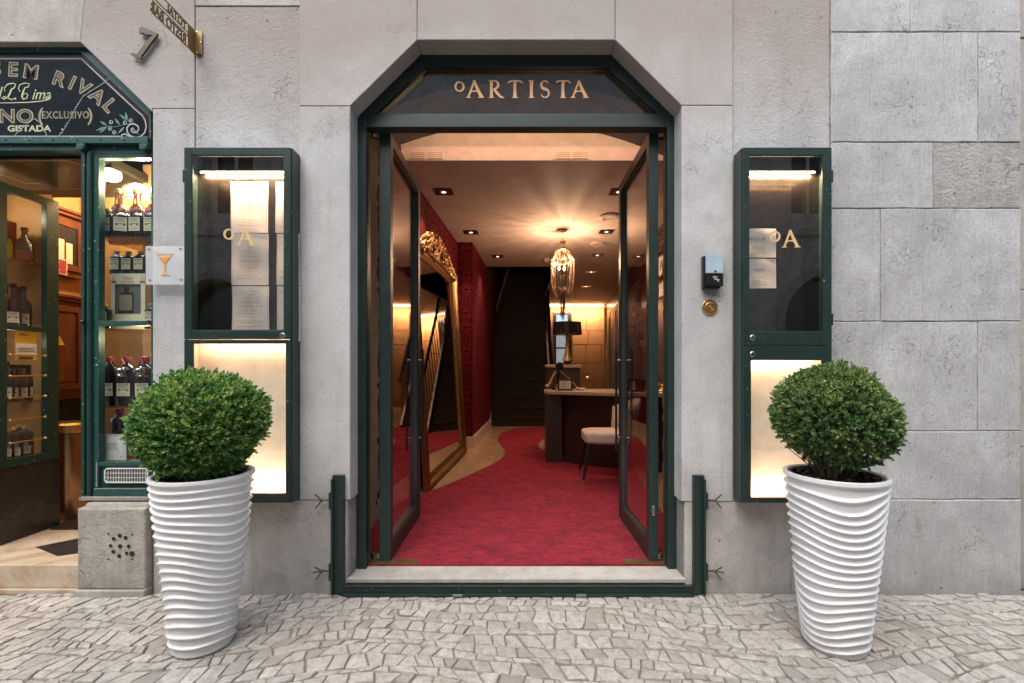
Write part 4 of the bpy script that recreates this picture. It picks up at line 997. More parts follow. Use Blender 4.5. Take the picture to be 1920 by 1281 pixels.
# candlestick telephone
tx, ty = 0.555, dy(6.55)
ph = thing('telephone', 'antique black candlestick telephone with gilt trim on the desk', 'telephone', (tx, ty, zd))
part('base', MB().lathe([(0.001, 0), (0.085, 0), (0.085, 0.02), (0.03, 0.05), (0.016, 0.07), (0.014, 0.26), (0.024, 0.29), (0.001, 0.31)], (tx, ty, zd), 20), 'black', ph, smooth=True)
part('mouthpiece', MB().lathe([(0.02, -0.01), (0.022, 0.03), (0.055, 0.085), (0.057, 0.095)], (tx+0.01, ty-0.02, zd+0.33), 16, axis='y').sphere((tx+0.01, ty, zd+0.33), 0.045, 12, 8), 'black', ph, smooth=True)
part('dial', MB().lathe([(0.05, 0), (0.05, 0.012), (0.02, 0.02)], (tx, ty-0.08, zd+0.035), 18, axis='y'), 'brass', ph, smooth=True)
part('receiver', MB().tube([(tx-0.03, ty, zd+0.26), (tx-0.07, ty-0.02, zd+0.20), (tx-0.12, ty-0.04, zd+0.09), (tx-0.16, ty-0.03, zd+0.05)], [0.018, 0.014, 0.016, 0.03], 10), 'brass', ph, smooth=True)
part('cord', MB().tube([(tx+0.02, ty, zd+0.27), (tx+0.16, ty+0.02, zd+0.16), (tx+0.28, ty+0.04, zd+0.03), (tx+0.33, ty+0.05, zd+0.01)], 0.0035, 6), 'copper_letter', ph, smooth=True)
# lamp cord, notices, card stack
def notice(cx, d_, w_, h_, lab, zz=None):
    z0 = zd if zz is None else zz; y = dy(d_)
    t = thing('framed_notice', lab, 'notice', (cx, y, z0))
    part('frame', MB().box(cx-w_/2, cx+w_/2, y, y+0.025, z0, z0+h_), 'black', t, bevel=0.004)
    part('paper', MB().box(cx-w_/2+0.022, cx+w_/2-0.022, y-0.002, y-0.0005, z0+0.022, z0+h_-0.022), 'paper_white', t)
    m = MB()
    for k in range(6): m.box(cx-w_/2+0.04, cx+w_/2-0.04-0.03*(k % 3), y-0.004, y-0.0022, z0+h_-0.045-k*0.018, z0+h_-0.041-k*0.018)
    part('print', m, 'ink_soft', t)
notice(0.635, 6.38, 0.20, 0.155, 'small black framed notice in front of the telephone')
notice(1.49, 6.1, 0.13, 0.165, 'small upright framed card on the desk seen through the right glass door')
single('dish', MB().lathe([(0.001, 0), (0.05, 0), (0.07, 0.02), (0.072, 0.03), (0.045, 0.012), (0.001, 0.01)], (0.86, dy(6.5), zd), 16), 'paper_white', 'small white dish on the marble desk beside the notice', 'dish', smooth=True)
ob = thing('ornament_stand', 'small gilt bell stand on the edge of the raised desk cabinet', 'ornament', (0.99, dy(6.9), zd))
part('stand', MB().tube([(0.93, dy(6.8), zd), (0.93, dy(6.8), zd+0.30)], 0.008, 6).box(0.90, 1.03, dy(6.79), dy(6.83), zd+0.20, zd+0.24), 'old_brass', ob)
part('bell', MB().lathe([(0.035, 0), (0.03, 0.03), (0.006, 0.05)], (1.0, dy(6.8), zd+0.14), 12), 'brass', ob, smooth=True)
# gilt ornaments and orchid near the right leaf
og = thing('gilt_ornament', 'gilded sculpted ornament at the right end of the desk by the doorway edge', 'ornament', (1.88, dy(6.2), zd))
m = MB()
for k in range(9): m.sphere((1.80+0.035*k, dy(6.2)+0.03*sin(k), zd+0.09+0.03*sin(k*1.7)), 0.032+0.01*sin(k*2.2), 10, 7)
m.lathe([(0.09, 0), (0.07, 0.02), (0.02, 0.05), (0.02, 0.09)], (1.90, dy(6.2), zd), 14); part('figure', m, 'brass', og, smooth='all')
orx, ory = 1.58, dy(6.15)
orc = thing('orchid', 'pale orchid in a gilt pot on the desk, seen through the right glass door', 'plant', (orx, ory, zd))
part('pot', MB().lathe([(0.001, 0), (0.07, 0), (0.09, 0.06), (0.085, 0.15), (0.07, 0.15)], (orx, ory, zd), 18), 'walnut', orc, smooth=True)
for k in range(4):
    a = k*1.5; part('stem', MB().tube([(orx+0.02*cos(a), ory+0.02*sin(a), zd+0.14), (orx+0.04*cos(a), ory+0.05*sin(a), zd+0.55), (orx+0.06*cos(a), ory+0.04*sin(a), zd+0.95)], 0.006, 6), 'twig', orc)
rn = random.Random(3); m = MB()
for k in range(34):
    cx, cy, cz = orx+rn.uniform(-0.11, 0.11), ory+rn.uniform(-0.1, 0.1), zd+rn.uniform(0.62, 1.12); nx = rn.uniform(-0.6, 0.6)
    for j in range(5):
        a = 2*pi*j/5+k; r_ = 0.04
        m.add([(cx, cy, cz), (cx+r_*cos(a-0.5), cy-0.012, cz+r_*sin(a-0.5)), (cx+r_*1.35*cos(a), cy+nx*0.02, cz+r_*1.35*sin(a)), (cx+r_*cos(a+0.5), cy-0.012, cz+r_*sin(a+0.5))], [(0, 1, 2, 3)])
part('blossom', m, 'orchid', orc, smooth='all')
# chair
cx, cd = 1.06, 5.45
chr_ = thing('chair', 'cream upholstered chair with studded back and black tapered legs at the desk', 'chair', (cx, dy(cd), zi))
zs_ = zi+0.46
seat = [(0.745, dy(5.30)), (0.76, dy(5.22)), (0.95, dy(5.16)), (1.20, dy(5.18)), (1.30, dy(5.26)), (1.33, dy(5.60)), (1.20, dy(5.72)), (0.86, dy(5.72)), (0.75, dy(5.62))]
part('seat', MB().prism(seat, zs_, zs_+0.125, 'z'), 'chair_fabric', chr_, smooth=True, bevel=0.028)
bk = MB(); nb_ = 14; vs = []
for i in range(nb_+1):
    a = radians(-62+124*i/nb_); xx = 0.965+0.33*cos(a); yy = dy(5.44)+0.30*sin(a)
    top = zs_+0.50-0.11*abs(a)**1.5; fl_ = 0.04
    vs += [(xx, yy, zs_+0.06), (xx+fl_*cos(a), yy+fl_*sin(a), (zs_+top)/2), (xx+0.07*cos(a), yy+0.05*sin(a), top), (xx+0.11*cos(a), yy+0.09*sin(a), top-0.004), (xx+fl_*cos(a)+0.04, yy+fl_*sin(a), (zs_+top)/2), (xx+0.045*cos(a), yy+0.04*sin(a), zs_+0.06)]
fs = [(i*6+j, i*6+(j+1) % 6, (i+1)*6+(j+1) % 6, (i+1)*6+j) for i in range(nb_) for j in range(6)]+[(0, 1, 2, 3, 4, 5), tuple(range(nb_*6, nb_*6+6))[::-1]]
bkp = part('backrest', bk.add(vs, fs), 'chair_fabric', chr_, smooth='all')
m = MB()
for i in range(16):
    a = radians(-62); f_ = i/15; m.sphere((0.965+0.33*cos(a)+0.06*f_*cos(a)+0.018, dy(5.44)+0.30*sin(a)+0.05*f_*sin(a)-0.012, zs_+0.08+f_*0.36), 0.006, 6, 4)
part('stud', m, 'steel', bkp)
for (ax, ay, bx, by) in ((0.80, 5.24, 0.70, 5.14), (1.22, 5.24, 1.30, 5.14), (0.82, 5.64, 0.74, 5.76), (1.22, 5.64, 1.30, 5.76)):
    lg = part('leg', MB().tube([(ax, dy(ay), zs_), (bx+(ax-bx)*0.12, dy(by+(ay-by)*0.12), zi+0.07)], [0.022, 0.013], 10), 'black', chr_, smooth=True)
    part('ferrule', MB().tube([(bx+(ax-bx)*0.12, dy(by+(ay-by)*0.12), zi+0.07), (bx, dy(by), zi+0.011)], [0.0125, 0.009], 10), 'brass', lg, smooth=True)
# chandelier
cxx, cyy = 0.655, dy(6.95)
chd = thing('chandelier', 'gilt chandelier of draped metal chains glowing under the foyer ceiling', 'chandelier', (cxx, cyy, ZC))
part('ceiling_rose', MB().lathe([(0.045, 0), (0.05, -0.012), (0.045, -0.03), (0.01, -0.035)], (cxx, cyy, ZC), 20), 'brass', chd, smooth=True)
part('hanger', MB().tube([(cxx, cyy, ZC-0.03), (cxx, cyy, ZC-0.12)], 0.004, 6).tube([(cxx, cyy, ZC-0.12), (cxx-0.03, cyy, ZC-0.16)], 0.003, 6).tube([(cxx, cyy, ZC-0.12), (cxx+0.03, cyy, ZC-0.16)], 0.003, 6)
     .lathe([(0.038, -0.165), (0.048, -0.17), (0.048, -0.19), (0.035, -0.195)], (cxx, cyy, ZC), 20).tube([(cxx, cyy, ZC-0.20), (cxx, cyy, ZC-0.27)], 0.004, 6), 'brass', chd, smooth=True)
z1_ = ZC-0.27
ringm = MB().lathe([(0.062, 0), (0.068, -0.004), (0.062, -0.008)], (cxx, cyy, z1_-0.02), 28).tube([(cxx+0.155*cos(2*pi*i/28), cyy+0.155*sin(2*pi*i/28), z1_-0.20+0.012*sin(6*pi*i/28)) for i in range(29)], 0.006, 6)
part('ring', ringm, 'old_brass', chd, smooth='all')
shell = [(0.04, 0.0), (0.085, -0.02), (0.108, -0.06), (0.120, -0.12), (0.166, -0.19), (0.168, -0.30), (0.163, -0.42), (0.155, -0.54), (0.138, -0.64), (0.105, -0.70), (0.075, -0.715), (0.055, -0.67), (0.045, -0.60)]
NSH = 26
base_ch = None
for k in range(NSH):
    a = 2*pi*k/NSH; pts = []
    for j, (r_, h_) in enumerate(shell): pts.append((r_, 0.008*sin(j*1.3), h_))
    if base_ch is None:
        mb_ = MB(); 
        # links: beads on the strand
        mb_.tube([(p[0], p[1], p[2]) for p in pts], 0.0034, 5)
        for p0, p1 in zip(pts[:-1], pts[1:]):
            L = sqrt(sum((p1[i]-p0[i])**2 for i in range(3))); nb2_ = max(1, int(L/0.016))
            for j in range(nb2_):
                t_ = j/nb2_; mb_.sphere(tuple(p0[i]+(p1[i]-p0[i])*t_ for i in range(3)), 0.0066, 5, 4)
        me_ = mb_.mesh('chain', 'chain_gold', (0, 0, 0), 'all')
        base_ch = me_
    o_ = bpy.data.objects.new('chain', base_ch); link(o_, chd); o_.location = (0, 0, z1_-ZC); o_.rotation_euler = (0, 0, a); o_.scale = (1+0.05*sin(k*2.1), 1, 1+0.035*sin(k*3.7)); ORG[o_.name] = (0, 0, 0)
tail = None
for k in range(18):
    a = 2*pi*k/18; r_ = 0.034 if k % 2 else 0.018
    if tail is None: tail = MB().tube([(0, 0, 0.0), (0.0, 0.0, -0.6)], 0.004, 5).mesh('tassel_chain', 'dark_steel')
    o_ = bpy.data.objects.new('tassel_chain', tail); link(o_, chd); ORG[o_.name] = (0, 0, 0)
    o_.location = (r_*cos(a), r_*sin(a), z1_-ZC-0.42); o_.rotation_euler = (0.03*cos(a), 0.03*sin(a), 0); o_.scale = (1, 1, 0.75+0.35*R())
for k in range(3):
    a = 2*pi*k/3+1.0; part('bulb', MB().sphere((cxx+0.05*cos(a), cyy+0.05*sin(a), z1_-0.30), 0.014, 8, 6, sz=1.6), 'bulb', chd)
for k in range(3):
    a = 0.5+k*2*pi/3; light('chandelier_light', 'POINT', (cxx+0.06*cos(a), cyy+0.06*sin(a), z1_-0.17-0.02*k), (15, 11, 9)[k], (1, 0.64, 0.38), chd, shadow_soft_size=0.013)
light('chandelier_fill', 'POINT', (cxx, cyy, z1_-0.36), 1.2, (1, 0.62, 0.40), chd, shadow_soft_size=0.02)
# recessed downlights and detectors
def down(x, d_, lab):
    t = thing('downlight', lab, 'light', (x, dy(d_), ZC), 'recessed square downlights in the foyer ceiling')
    z = ZC; s_ = 0.105
    part('trim', MB().box(x-s_, x+s_, dy(d_)-s_, dy(d_)+s_, z-0.006, z-0.0005), 'black', t)
    part('reflector', MB().lathe([(0.062, -0.0075), (0.05, -0.0065), (0.03, -0.0063)], (x, dy(d_), z), 18), 'steel', t, smooth=True)
    part('lamp', MB().lathe([(0.001, -0.010), (0.022, -0.009), (0.027, -0.0066)], (x, dy(d_), z), 14), 'spot_glow', t)
    light('spot', 'SPOT', (x, dy(d_), z-0.02), 18, (1, 0.68, 0.52), t, spot_size=radians(95), spot_blend=0.6, shadow_soft_size=0.03)
for x, d_, lab in ((-0.864, 5.43, 'square black downlight nearest the left glass door'), (-0.714, 7.06, 'square downlight by the corner of the damask pier'), (-0.38, 8.6, 'square downlight just before the staircase opening'),
                   (1.16, 5.43, 'square downlight half hidden by the right glass door'), (1.32, 7.03, 'square downlight right of the chandelier hanger'), (1.43, 8.5, 'square downlight right of the chandelier chains'),
                   (1.55, 10.0, 'second farthest square downlight above the corridor'), (1.70, 11.8, 'farthest square downlight above the corridor')): down(x, d_, lab)
for x, d_, r_, lab in ((1.22, 6.3, 0.13, 'round flush detector on the ceiling nearest the right glass door'), (1.30, 7.7, 0.12, 'round flush disc on the ceiling between two right downlights'), (0.53, 8.8, 0.07, 'small white smoke detector behind the chandelier')):
    single('smoke_detector', MB().lathe([(r_, 0), (r_, -0.02), (r_*0.7, -0.03), (r_*0.65, -0.025 if r_ > 0.1 else -0.07), (0.001, -0.025 if r_ > 0.1 else -0.08)], (x, dy(d_), ZC), 24), 'ceiling_paint', lab, 'detector', 'round fittings on the foyer ceiling', smooth=True)

# ================================================================ OBJECTS: on the facade
def cabinet(label, x0, x1, sgn, y_split, gl, lb, hinge_z, right):
    """wall display cabinet: x0..x1 front, sgn = side whose door faces; gl/lb = glass and light box openings"""
    zt, zb2 = PZ(278, 2.82), PZ(942.5, 2.82); yF, yB = -0.113, -0.013
    t = thing('display_cabinet', label, 'display case', ((x0+x1)/2, yB, zb2))
    gx0, gx1, gz0, gz1 = gl; lx0, lx1, lz0, lz1 = lb
    body = MB().box(x0, x0+0.012, yF, yB, zb2, zt).box(x1-0.012, x1, yF, yB, zb2, zt).box(x0+0.012, x1-0.012, yF, yB, zt-0.012, zt).box(x0+0.012, x1-0.012, yF, yB, zb2, zb2+0.012).box(x0+0.012, x1-0.012, yB-0.006, yB, zb2+0.012, zt-0.012)
    zm = (lz1+gz0)/2
    body.box(x0+0.012, x1-0.012, yF+0.02, yB-0.006, zm-0.01, zm+0.01)
    part('casing', body, 'green_paint', t, bevel=0.0015)
    yD = yF-0.018
    zs_ = y_split
    for nm, (a0, a1, b0, b1), zlo, zhi in (('upper_door', gl, zs_+0.002, zt-0.004), ('lower_door', lb, zb2+0.004, zs_-0.002)):
        ex0, ex1 = x0+(0.004 if right else 0.004), x1-0.004
        m = MB().box(ex0, a0, yD, yF-0.001, zlo, zhi).box(a1, ex1, yD, yF-0.001, zlo, zhi).box(a0, a1, yD, yF-0.001, b1, zhi).box(a0, a1, yD, yF-0.001, zlo, b0)
        dr = part(nm, m, 'green_paint', t, bevel=0.0015)
        bd = MB()
        bd.box(a0, a0+0.005, yD+0.003, yD+0.014, b0, b1).box(a1-0.005, a1, yD+0.003, yD+0.014, b0, b1).box(a0+0.005, a1-0.005, yD+0.003, yD+0.014, b0, b0+0.005).box(a0+0.005, a1-0.005, yD+0.003, yD+0.014, b1-0.005, b1)
        part('glazing_bead', bd, 'green_frame', dr)
        if nm == 'upper_door': part('pane', MB().box(a0, a1, yD+0.006, yD+0.010, b0, b1), 'pane_cabinet', dr)
        else: part('opal_panel', MB().box(a0, a1, yD+0.006, yD+0.010, b0, b1), 'pane', dr)
    # upper lining
    zsh = gz0-0.02
    part('back_panel', MB().box(x0+0.013, x1-0.013, yB-0.012, yB-0.0065, zm+0.011, zt-0.0125), 'bronze_back', t)
    part('top_lining', MB().box(x0+0.013, x1-0.013, yF+0.002, yB-0.0125, zt-0.016, zt-0.0125), 'bronze_back', t)
    zl_ = PZ(320, 2.86)
    ld = part('lamp_tube', MB().box(gx0+0.0, gx1-0.0, -0.052, -0.044, zl_-0.004, zl_+0.004), 'led_warm', t)
    light('case_light', 'AREA', ((gx0+gx1)/2, -0.050, zl_-0.01), 9, (1, 0.64, 0.38), t, shape='RECTANGLE', size=gx1-gx0, size_y=0.012, rot=(radians(24), 0, 0))
    # lower light box lining: bare cream box lit from hidden strips above and below
    part('cream_back', MB().box(x0+0.013, x1-0.013, yB-0.012, yB-0.0065, zb2+0.0125, zm-0.011), 'lightbox_cream', t)
    part('cream_side', MB().box(x0+0.0125, x0+0.016, yF+0.003, yB-0.013, zb2+0.013, zm-0.011).box(x1-0.016, x1-0.0125, yF+0.003, yB-0.013, zb2+0.013, zm-0.011).box(x0+0.017, x1-0.017, yF+0.003, yB-0.013, zb2+0.0125, zb2+0.016), 'lightbox_cream', t)
    light('box_light', 'AREA', ((lx0+lx1)/2, yF+0.022, lz0-0.012), 1.35, (1, 0.72, 0.52), t, shape='RECTANGLE', size=lx1-lx0, size_y=0.012, rot=(radians(180-30), 0, 0))
    light('box_light', 'AREA', ((lx0+lx1)/2, yF+0.022, lz1+0.010), 0.62, (1, 0.70, 0.50), t, shape='RECTANGLE', size=lx1-lx0, size_y=0.012, rot=(radians(32), 0, 0))
    for hz in hinge_z:
        hx = x1 if right else x0
        part('hinge', MB().lathe([(0.007, -0.035), (0.007, 0.035)], (hx+(0.003 if right else -0.003), yD+0.008, hz), 10).box(hx-0.012, hx+0.012, yD+0.012, yD+0.02, hz-0.03, hz+0.03), 'green_frame', t, smooth=True)
    return t, yD
def lockp(x, z, yD, t, hole=False):
    l = part('lock', MB().lathe([(0.018, 0), (0.018, 0.004), (0.015, 0.007), (0.001 if not hole else 0.007, 0.007)], (x, yD, z), 20, axis='y'), 'steel', t, smooth=True)
    part('keyhole', MB().lathe([(0.0065 if hole else 0.003, 0), (0.0065 if hole else 0.003, 0.002)], (x, yD-0.0065, z), 10, axis='y'), 'black', l)
dG = D-0.13; dB = D-0.03
X1 = lambda p: PX(p, 2.82); Z1 = lambda p: PZ(p, 2.82)
labt = 'tall green wall cabinet of menus between the shop and the doorway'
cab1, yD = cabinet(labt, X1(348), X1(548), 1, Z1(637), (PX(359, dG), PX(533, dG), PZ(620, dG), PZ(291, dG)), (PX(360, dG), PX(537, dG), PZ(927, dG), PZ(643, dG)), (PZ(330, dG),), False)
lockp(PX(530, dG), PZ(630, dG), yD, cab1)
cab2, yD = cabinet('tall green wall cabinet with two notices, right of the intercom', X1(1390), X1(1557), -1, PZ(648, dG), (PX(1404, dG), PX(1544, dG), PZ(622, dG), PZ(291, dG)), (PX(1407, dG), PX(1543, dG), PZ(935, dG), PZ(674, dG)), (PZ(330, dG), PZ(599, dG)), True)
lockp(PX(1411, dG), PZ(633.5, dG), yD, cab2); lockp(PX(1411, dG), PZ(664.5, dG), yD, cab2, True)
# gold monogram on the panes
for cab, pxs, py in ((cab1, (420, 445), 460), (cab2, (1446, 1468), 464)):
    h = 33*dG/F
    part('letter', serif(MB(), 'A', PX(pxs[1]+(0 if cab is cab2 else -1), dG), PZ(py, dG), h, yD+0.0055, 0.001), 'gold_letter', cab); part('letter', serif(MB(), 'o', PX(pxs[0]-2, dG), PZ(py-4, dG)-0.006, h*0.90, yD+0.0055, 0.001, wf=1.0), 'gold_letter', cab)
# menus
rn = random.Random(21)
def sheet(px0, px1, py0, py1, label, group, yy, kind=0, warp_=0.003):
    x0, x1, z0, z1 = PX(px0, dB), PX(px1, dB), PZ(py1, dB), PZ(py0, dB)
    nx, nz = 8, 10; vs = []
    f = lambda u, v: yy-warp_*(sin(3.1*u+px0)*sin(2.2*v+py0)+0.5*sin(5*v+u*3))-warp_
    for j in range(nz+1):
        for i in range(nx+1): vs.append((x0+(x1-x0)*i/nx, f(i/nx, j/nz*1.4), z0+(z1-z0)*j/nz))
    m = MB().add(vs, [(j*(nx+1)+i, j*(nx+1)+i+1, (j+1)*(nx+1)+i+1, (j+1)*(nx+1)+i) for j in range(nz) for i in range(nx)])
    t = single('menu_sheet', m, 'paper', label, 'menu', group, smooth='all')
    pr_ = MB(); wd = x1-x0; hh_ = z1-z0; xc = (x0+x1)/2; yt = yy-warp_*2.7-0.0006
    def ln(xa, xb, z, th=0.0021): 
        xa_ = xa
        while xa_ < xb:
            L = rn.uniform(0.004, 0.013); pr_.box(xa_, min(xb, xa_+L), yt-0.0003, yt, z, z+th*rn.uniform(0.7, 1.1)); xa_ += L+0.0022
    if kind == 0:
        z = z1-0.035
        while z > z0+0.02:
            w_ = rn.choice((0.12, 0.30, 0.38, 0.45, 0.26)); 
            head = rn.random() < 0.2
            if head: ln(xc-0.012, xc+0.012, z, 0.0028)
            else: ln(xc-wd*w_*0.5*1.5, xc+wd*w_*0.5*1.5, z)
            if rn.random() < 0.6: z -= 0.007; ln(xc-0.006, xc+0.006, z)
            z -= rn.choice((0.010, 0.013, 0.018))
        for xx in (x0+0.008, x1-0.009): pr_.box(xx, xx+0.0008, yt-0.0003, yt, z0+0.006, z1-0.008)
    else:
        if kind == 1:
            xx = x0+0.004
            serif(pr_, 'o', xx-0.004, z1-0.068, 0.014, yt, 0.0003)
            for ch_ in 'ARTISTA': serif(pr_, ch_, xx+0.012, z1-0.072, 0.016, yt, 0.0003); xx += 0.016 if ch_ != 'I' else 0.011
        else: text(pr_, 'FADO', 0.015, x0+0.045, yt, z1-0.075, spacing=1.15)
        z = z1-0.098; ln(x0+0.002, x0+0.028, z)
        for k, w_ in enumerate((0.42, 0.6, 0.3, 0.62, 0.75, 0, 0.35)):
            z -= 0.0125
            if w_: ln(x0+0.032, x0+0.032+wd*w_*0.8, z)
        if kind == 2: ln(x0+0.035, x0+0.045, z-0.012); ln(x0+0.002, x0+0.04, z-0.024)
    part('print', pr_, 'ink', t)
gm_ = 'menu sheets hung in the left cabinet'
sheet(433, 503, 341, 437, 'brightly lit top menu sheet in the middle column of the left cabinet', gm_, -0.028)
sheet(434, 504, 438, 535, 'second menu sheet in the middle column, behind the gold monogram', gm_, -0.028)
sheet(435, 505, 537, 640, 'lowest menu sheet in the middle column of the left cabinet', gm_, -0.028)
sheet(517, 560, 341, 437, 'top menu sheet at the right edge, partly hidden by the cabinet frame', gm_, -0.028)
sheet(519, 562, 438, 535, 'second menu sheet at the right edge of the left cabinet', gm_, -0.028)
sheet(520, 563, 537, 640, 'lowest menu sheet at the right edge of the left cabinet', gm_, -0.028)
sheet(1398, 1455, 429, 483, 'upper notice with a serif heading in the right cabinet', 'notices in the right cabinet', -0.028, 1)
sheet(1400, 1455, 485.5, 541, 'lower notice headed FADO in the right cabinet', 'notices in the right cabinet', -0.028, 2)
# intercom and bell
ic = thing('intercom', 'grey-blue and black keycard intercom box on the stone right of the doorway', 'intercom', (X0(1331), -0.012, Z0(512)))
yi = -0.0125
part('back_case', MB().box(X0(1313), X0(1345), yi-0.035, yi, Z0(543), Z0(483)), 'black', ic, bevel=0.004)
part('hood', MB().prism([(yi-0.036, Z0(482)), (yi-0.036, Z0(517)), (yi-0.062, Z0(517)), (yi-0.048, Z0(481.5))], X0(1316), X0(1347.5), 'x'), 'blue_grey', ic, bevel=0.004)
part('reader_panel', MB().box(X0(1317), X0(1347.5), yi-0.055, yi-0.0365, Z0(540), Z0(517.5)), 'black', ic, bevel=0.003)
part('sensor', MB().box(X0(1330), X0(1334), yi-0.0635, yi-0.0625, Z0(515), Z0(512)), 'black', ic)
m = MB(); cx_, cz_ = X0(1332), Z0(528)
for k, r_ in enumerate((0.008, 0.014, 0.020)): m.strip(arc(cx_, cz_, r_, r_, 45, 135, 8), 0.0022, yi-0.0562, yi-0.0552)
m.lathe([(0.003, 0), (0.003, 0.001)], (cx_, yi-0.0552, cz_), 8, axis='y').strip([(cx_+0.008, cz_+0.004), (cx_+0.022, cz_-0.012)], 0.005, yi-0.0562, yi-0.0552).strip([(cx_+0.014, cz_+0.003), (cx_+0.028, cz_-0.002)], 0.003, yi-0.0562, yi-0.0552)
part('contactless_mark', m, 'label_white', ic)
db_ = thing('doorbell', 'round polished brass doorbell push under the intercom', 'doorbell', (X0(1329), -0.012, Z0(577)))
part('plate', MB().lathe([(0.050, 0), (0.050, 0.004), (0.046, 0.009), (0.032, 0.008), (0.029, 0.016), (0.024, 0.017), (0.021, 0.010), (0.015, 0.010)], (X0(1329), yi, Z0(577)), 40, axis='y'), 'brass', db_, smooth=True)
part('button', MB().lathe([(0.014, 0.010), (0.013, 0.017), (0.008, 0.018), (0.007, 0.015), (0.001, 0.015)], (X0(1329), yi, Z0(577)), 24, axis='y'), 'brass', db_, smooth=True)
# house number 7
m = MB(); y7 = -0.014
m.strip([(X0(269.5), Z0(68)), (X0(271), Z0(60)), (X0(275), Z0(58.5))], [0.02, 0.028, 0.02], y7-0.012, y7)
m.strip([(X0(270), Z0(60)), (X0(285), Z0(66)), (X0(301), Z0(70))], [0.034, 0.032, 0.012], y7-0.0125, y7)
m.strip([(X0(298), Z0(70)), (X0(284), Z0(86)), (X0(275), Z0(98)), (X0(267), Z0(109))], [0.018, 0.026, 0.030, 0.028], y7-0.013, y7)
m.strip([(X0(252), Z0(106)), (X0(262), Z0(109.5)), (X0(272), Z0(114))], [0.010, 0.024, 0.008], y7-0.0135, y7)
hn = single('house_number', m, 'bronze', 'bronze numeral seven on the stone above the shop arch', 'house number')
part('pin', MB().tube([(X0(274), y7, Z0(64)), (X0(274), 0.005, Z0(64))], 0.004, 6).tube([(X0(266), y7, Z0(107)), (X0(266), 0.005, Z0(107))], 0.004, 6), 'bronze', hn)
# projecting pierced brass sign
bs = thing('projecting_sign', 'pierced brass lettered sign projecting from its bracket above the numeral seven', 'sign', (X0(372), -0.002, Z0(82)))
bxs = X0(366)
part('wall_plate', MB().box(X0(366), X0(380), -0.006, -0.001, Z0(103.5), Z0(59)), 'old_brass', bs, bevel=0.001)
for px, py in ((370, 62), (377, 81), (370, 100)): part('screw', MB().lathe([(0.005, 0), (0.005, 0.002), (0.001, 0.003)], (X0(px), -0.006, Z0(py)), 8, axis='y'), 'brass', bs)
zA, zB = Z0(103.5), Z0(59)
yE = -(D*(1-606/(972-285)))  # far edge distance from the wall
yE = -0.345
th = 0.004
part('blade', MB().box(bxs, bxs+th, -0.072, -0.0065, zA, zB), 'old_brass', bs)
gr_ = MB(); hgt = zB-zA
for za in (0.0, 0.46, 0.60, 0.965): gr_.box(bxs, bxs+th, yE, -0.0725, zA+hgt*za, zA+hgt*za+0.006)
gr_.box(bxs-0.001, bxs+th+0.001, yE-0.006, yE, zA, zB)
part('border', gr_, 'old_brass', bs)
m = MB()
text(m, 'RESTO BAR', 0.058, bxs, -0.082, zA+0.0065, plane='zy', sx=0.66, bold=0.02); text(m, 'TOTAL', 0.045, bxs, -0.082, zA+hgt*0.62+0.003, plane='zy', sx=0.80, bold=0.02)
# give the cut letters thickness
k_ = len(m.v); 
bk_v = [(p[0]+th, p[1], p[2]) for p in m.v]; m.add(bk_v, [f[::-1] for f in m.f])
part('cut_lettering', m, 'old_brass', bs)
# plexiglass cocktail sign
px_ = thing('plexiglass_sign', 'clear frosted plexiglass sign with an orange cocktail glass, beside the shop window', 'sign', (X0(330), -0.05, Z0(498)))
ysn = -0.05; dP = D+ysn
part('sheet', MB().box(PX(274, dP), PX(348, dP), ysn-0.004, ysn, PZ(534, dP), PZ(462, dP)), 'frosted_sheet', px_)
for a, b in ((280, 468), (339, 467), (282, 526), (340, 525)):
    part('standoff', MB().tube([(PX(a, dP), ysn-0.006, PZ(b, dP)), (PX(a, dP), 0.0 if a > 300 else 0.03, PZ(b, dP))], 0.005, 8), 'dark_steel', px_)
m = MB(); yg = ysn-0.005
q = lambda a, b: (PX(a, dP), PZ(b, dP))
m.strip([q(294, 477.5), q(326, 477)], 0.005, yg-0.001, yg); m.strip([q(294.5, 477.5), q(308.5, 494)], 0.004, yg-0.0014, yg); m.strip([q(325.5, 477), q(311.5, 494)], 0.004, yg-0.0014, yg)
m.prism([q(298.5, 483), q(321.5, 482.5), q(311.8, 493.5), q(308.5, 493.5)], yg-0.0018, yg); m.prism([q(308.4, 493), q(312, 493), q(311.4, 514), q(309.2, 514)], yg-0.001, yg); m.prism([q(301.5, 517), q(309, 513.6), q(312, 513.6), q(321, 516.5)], yg-0.0014, yg)
part('cocktail_mark', m, 'orange_drink', px_)

